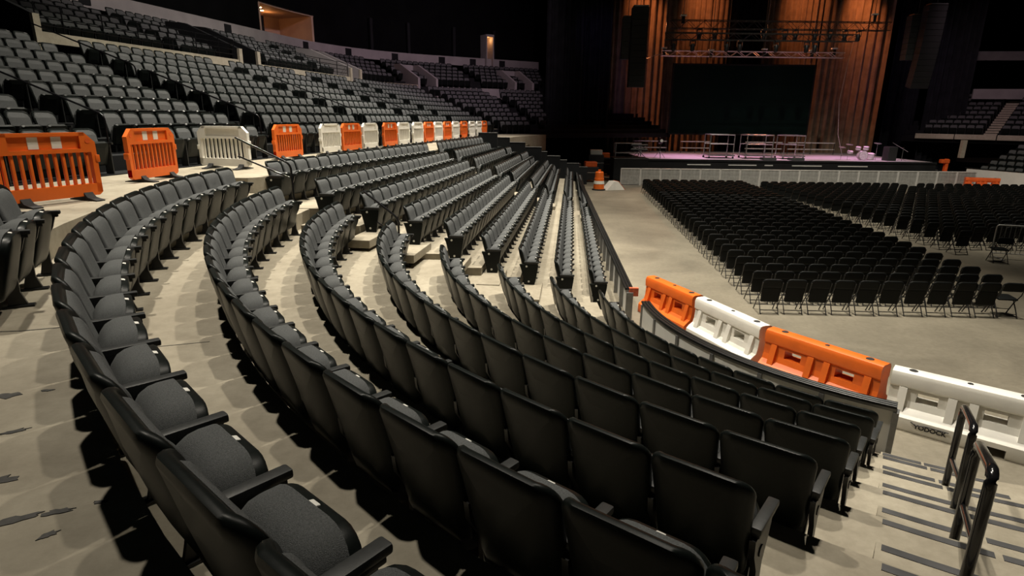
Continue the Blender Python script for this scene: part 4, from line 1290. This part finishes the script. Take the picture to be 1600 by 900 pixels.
cart(4.3, 42.2, .9, .6, .8, 'chrome', 'low equipment cart with silver gear behind the row ends', .2)
cart(6.9, 46.2, .9, .7, 1.3, 'orange', 'equipment cart with orange cover near the stage platform')
rk = thing('rack_stand', 'open black rack frame beside the stage platform', 'rack', (8.2, 43.8, 0))
for sx in (-1, 1):
    for sy in (0, .7):
        MB().tube([(sx * .9, sy, 0), (sx * .9, sy, 2.45)], .04, 6).obj('post', M['alu'], rk)
for z in (1.1, 1.75, 2.42):
    MB().cbox((-.95, -.03, z), (.95, .73, z + .05), .01).obj('shelf', M['alu'], rk)
# boom lift at the outer end of the barricade
lf = thing('boom_lift', 'red-orange boom lift standing behind the barricade end', 'lift', (29.6, 41.9, 0))
MB().cbox((-.40, -.6, .12), (.40, .6, .75), .06).obj('chassis', M['red'], lf)
for sx in (-1, 1):
    for sy in (-1, 1):
        MB().lathe([(.1, -.09), (.2, -.08), (.2, .08), (.1, .09)], 14, 0, Matrix.Translation((sx * .45, sy * .62, .2)) @ Matrix.Rotation(pi / 2, 4, 'X')).obj('wheel', M['rubber'], lf)
MB().cbox((.06, -.12, .7), (.26, .12, 1.75), .03).obj('mast', M['red'], lf)
MB().cbox((-.28, -.16, 1.45), (.30, .16, 1.72), .06).obj('boom_head', M['red'], lf)
# white dasher wall, orange barrier and seats on the far right
wr = struct(put('wall_dasher', None)); wr['label'] = 'white dasher wall panels at the far side of the floor'
DXY = (.36, -.933)
for k in range(4):
    a = (30.5 + DXY[0] * 3.9 * k, 41.0 + DXY[1] * 3.9 * k)
    T = Matrix.Translation((a[0], a[1], 0)) @ Matrix.Rotation(atan2(DXY[1], DXY[0]), 4, 'Z')
    MB().cbox((.1, -.04, .02), (3.75, .04, 1.2), .01, 0, T).obj('panel', M['panel'], wr)
    MB().cbox((3.75, -.06, 0), (3.95, .06, 1.2), .01, 0, T).obj('post', M['steel'], wr)
    MB().cbox((0, -.07, 1.2), (3.9, .07, 1.26), .01, 0, T).obj('cap', M['cap'], wr)
water_barrier('water_barrier', (28.85, 38.7), (30.7, 38.1), M['red'], 'red-orange barrier lying low before the white dasher wall', False, False, 'barrier before the dasher wall')
fr = []
for j in range(6):
    for n in range(24):
        s = .5 + n * .52
        p = 1.2 + .85 * j
        fr.append((30.5 + DXY[0] * s + .933 * p, 41.0 + DXY[1] * s + .36 * p, .55 + .34 * j, atan2(-.36, -.933), .52))
rd = (.74, -.67)
for j in range(8):
    for n in range(-8, 12):
        if n in (-1, 0): continue
        s = n * .54
        fr.append((36.4 + .70 * j + rd[0] * s, 46.6 + .66 * j + rd[1] * s, 3.15 + .36 * j, atan2(-.74, -.67), .54))
tag(merge(lo, [f for f in fr if seen(f[0], f[1], f[2] + .6, 30)], 'far_side_seats', [M['shell'], M['fabric'], M['arm']]), 'dim banks of seats past the white dasher wall, under the pink fascia', 'seats', None, 'stuff')
b = MB()
for j in range(6):
    p0, p1 = .55 + .85 * j, .55 + .85 * (j + 1)
    pl = []
    for s, p in ((0, p0), (13, p0), (13, p1), (0, p1)):
        pl.append((30.5 + DXY[0] * s + .933 * p, 41.0 + DXY[1] * s + .36 * p))
    b.prism(pl, 0, .55 + .34 * j)
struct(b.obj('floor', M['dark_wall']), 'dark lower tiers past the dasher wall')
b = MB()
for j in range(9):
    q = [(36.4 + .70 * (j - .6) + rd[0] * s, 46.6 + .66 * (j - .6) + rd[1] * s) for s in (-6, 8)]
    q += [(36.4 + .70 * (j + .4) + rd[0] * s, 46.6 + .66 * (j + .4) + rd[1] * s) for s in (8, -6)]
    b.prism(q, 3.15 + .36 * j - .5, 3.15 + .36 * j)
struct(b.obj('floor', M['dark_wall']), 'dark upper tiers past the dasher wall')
w = struct(put('floor', None)); w['label'] = 'pale aisle steps on the far side'
T0 = atan2(rd[1], rd[0])
for j in range(8):
    for hf in (0, .5):
        T = Matrix.Translation((36.4 + .70 * (j + hf) - .25, 46.6 + .66 * (j + hf) - .25, 3.15 + .36 * (j + hf))) @ Matrix.Rotation(T0, 4, 'Z')
        MB().box((-.75, -.30, -.1), (.05, .05, .04), 0, T).obj('aisle_step', M['ledge'], w)
T = Matrix.Translation((36.0, 46.2, 2.9)) @ Matrix.Rotation(T0, 4, 'Z')
le = struct(put('trim_5', None)); le['label'] = 'pale ledge under the far side seats'
for k in range(5):
    MB().cbox((-5 + 2.6 * k, -.3, .0), (-5 + 2.6 * k + 2.54, -.05, .38), .02, 0, T).obj('ledge_block', M['ledge'], le)
T = Matrix.Translation((39.7, 51.0, 6.0)) @ Matrix.Rotation(T0 + .5, 4, 'Z')
struct(MB().cbox((-2.2, -.1, .0), (4.2, .1, .8), .02, 0, T).obj('wall_fascia', M['fascia']), 'pink-lit fascia band above the far side seats')
T = Matrix.Translation((41.0, 56.0, 9.4)) @ Matrix.Rotation(T0 + .6, 4, 'Z')
struct(MB().cbox((-2.2, -.1, .0), (7, .1, .75), .02, 0, T).obj('wall_fascia', M['fascia']), 'upper grey fascia band on the far side')
struct(MB().cbox((32.1, 43.9, 1.7), (32.4, 44.2, 2.95), .02).obj('column', M['ledge']), 'short pale post under the far side ledge')

# crowd fence at the edge of the picture
cf = thing('crowd_fence', 'silver bike-rack crowd fence among the loose folding chairs', 'fence', (15.35, 18.75, 0), -.30)
MB().tube(bent([(0, 0, .05), (0, 0, 1.08), (2.3, 0, 1.08), (2.3, 0, .05)], .08), .022, 8).obj('frame', M['galv_bright'], cf, 60)
MB().tube([(0, 0, .18), (2.3, 0, .18)], .016, 8).obj('lower_bar', M['galv_bright'], cf)
for k in range(1, 18):
    MB().tube([(2.3 * k / 18, 0, .18), (2.3 * k / 18, 0, 1.07)], .009, 6).obj('bar', M['galv'], cf)
for x in (.25, 2.05):
    MB().cbox((x - .03, -.3, 0), (x + .03, .3, .02), .004).obj('foot', M['galv'], cf)
MB().tube(bent([(1.05, -.05, .9), (1.25, -.05, 1.12), (1.65, -.05, 1.10), (1.75, -.05, .85)], .1), .03, 8).obj('hanging_cloth', M['tag'], cf)
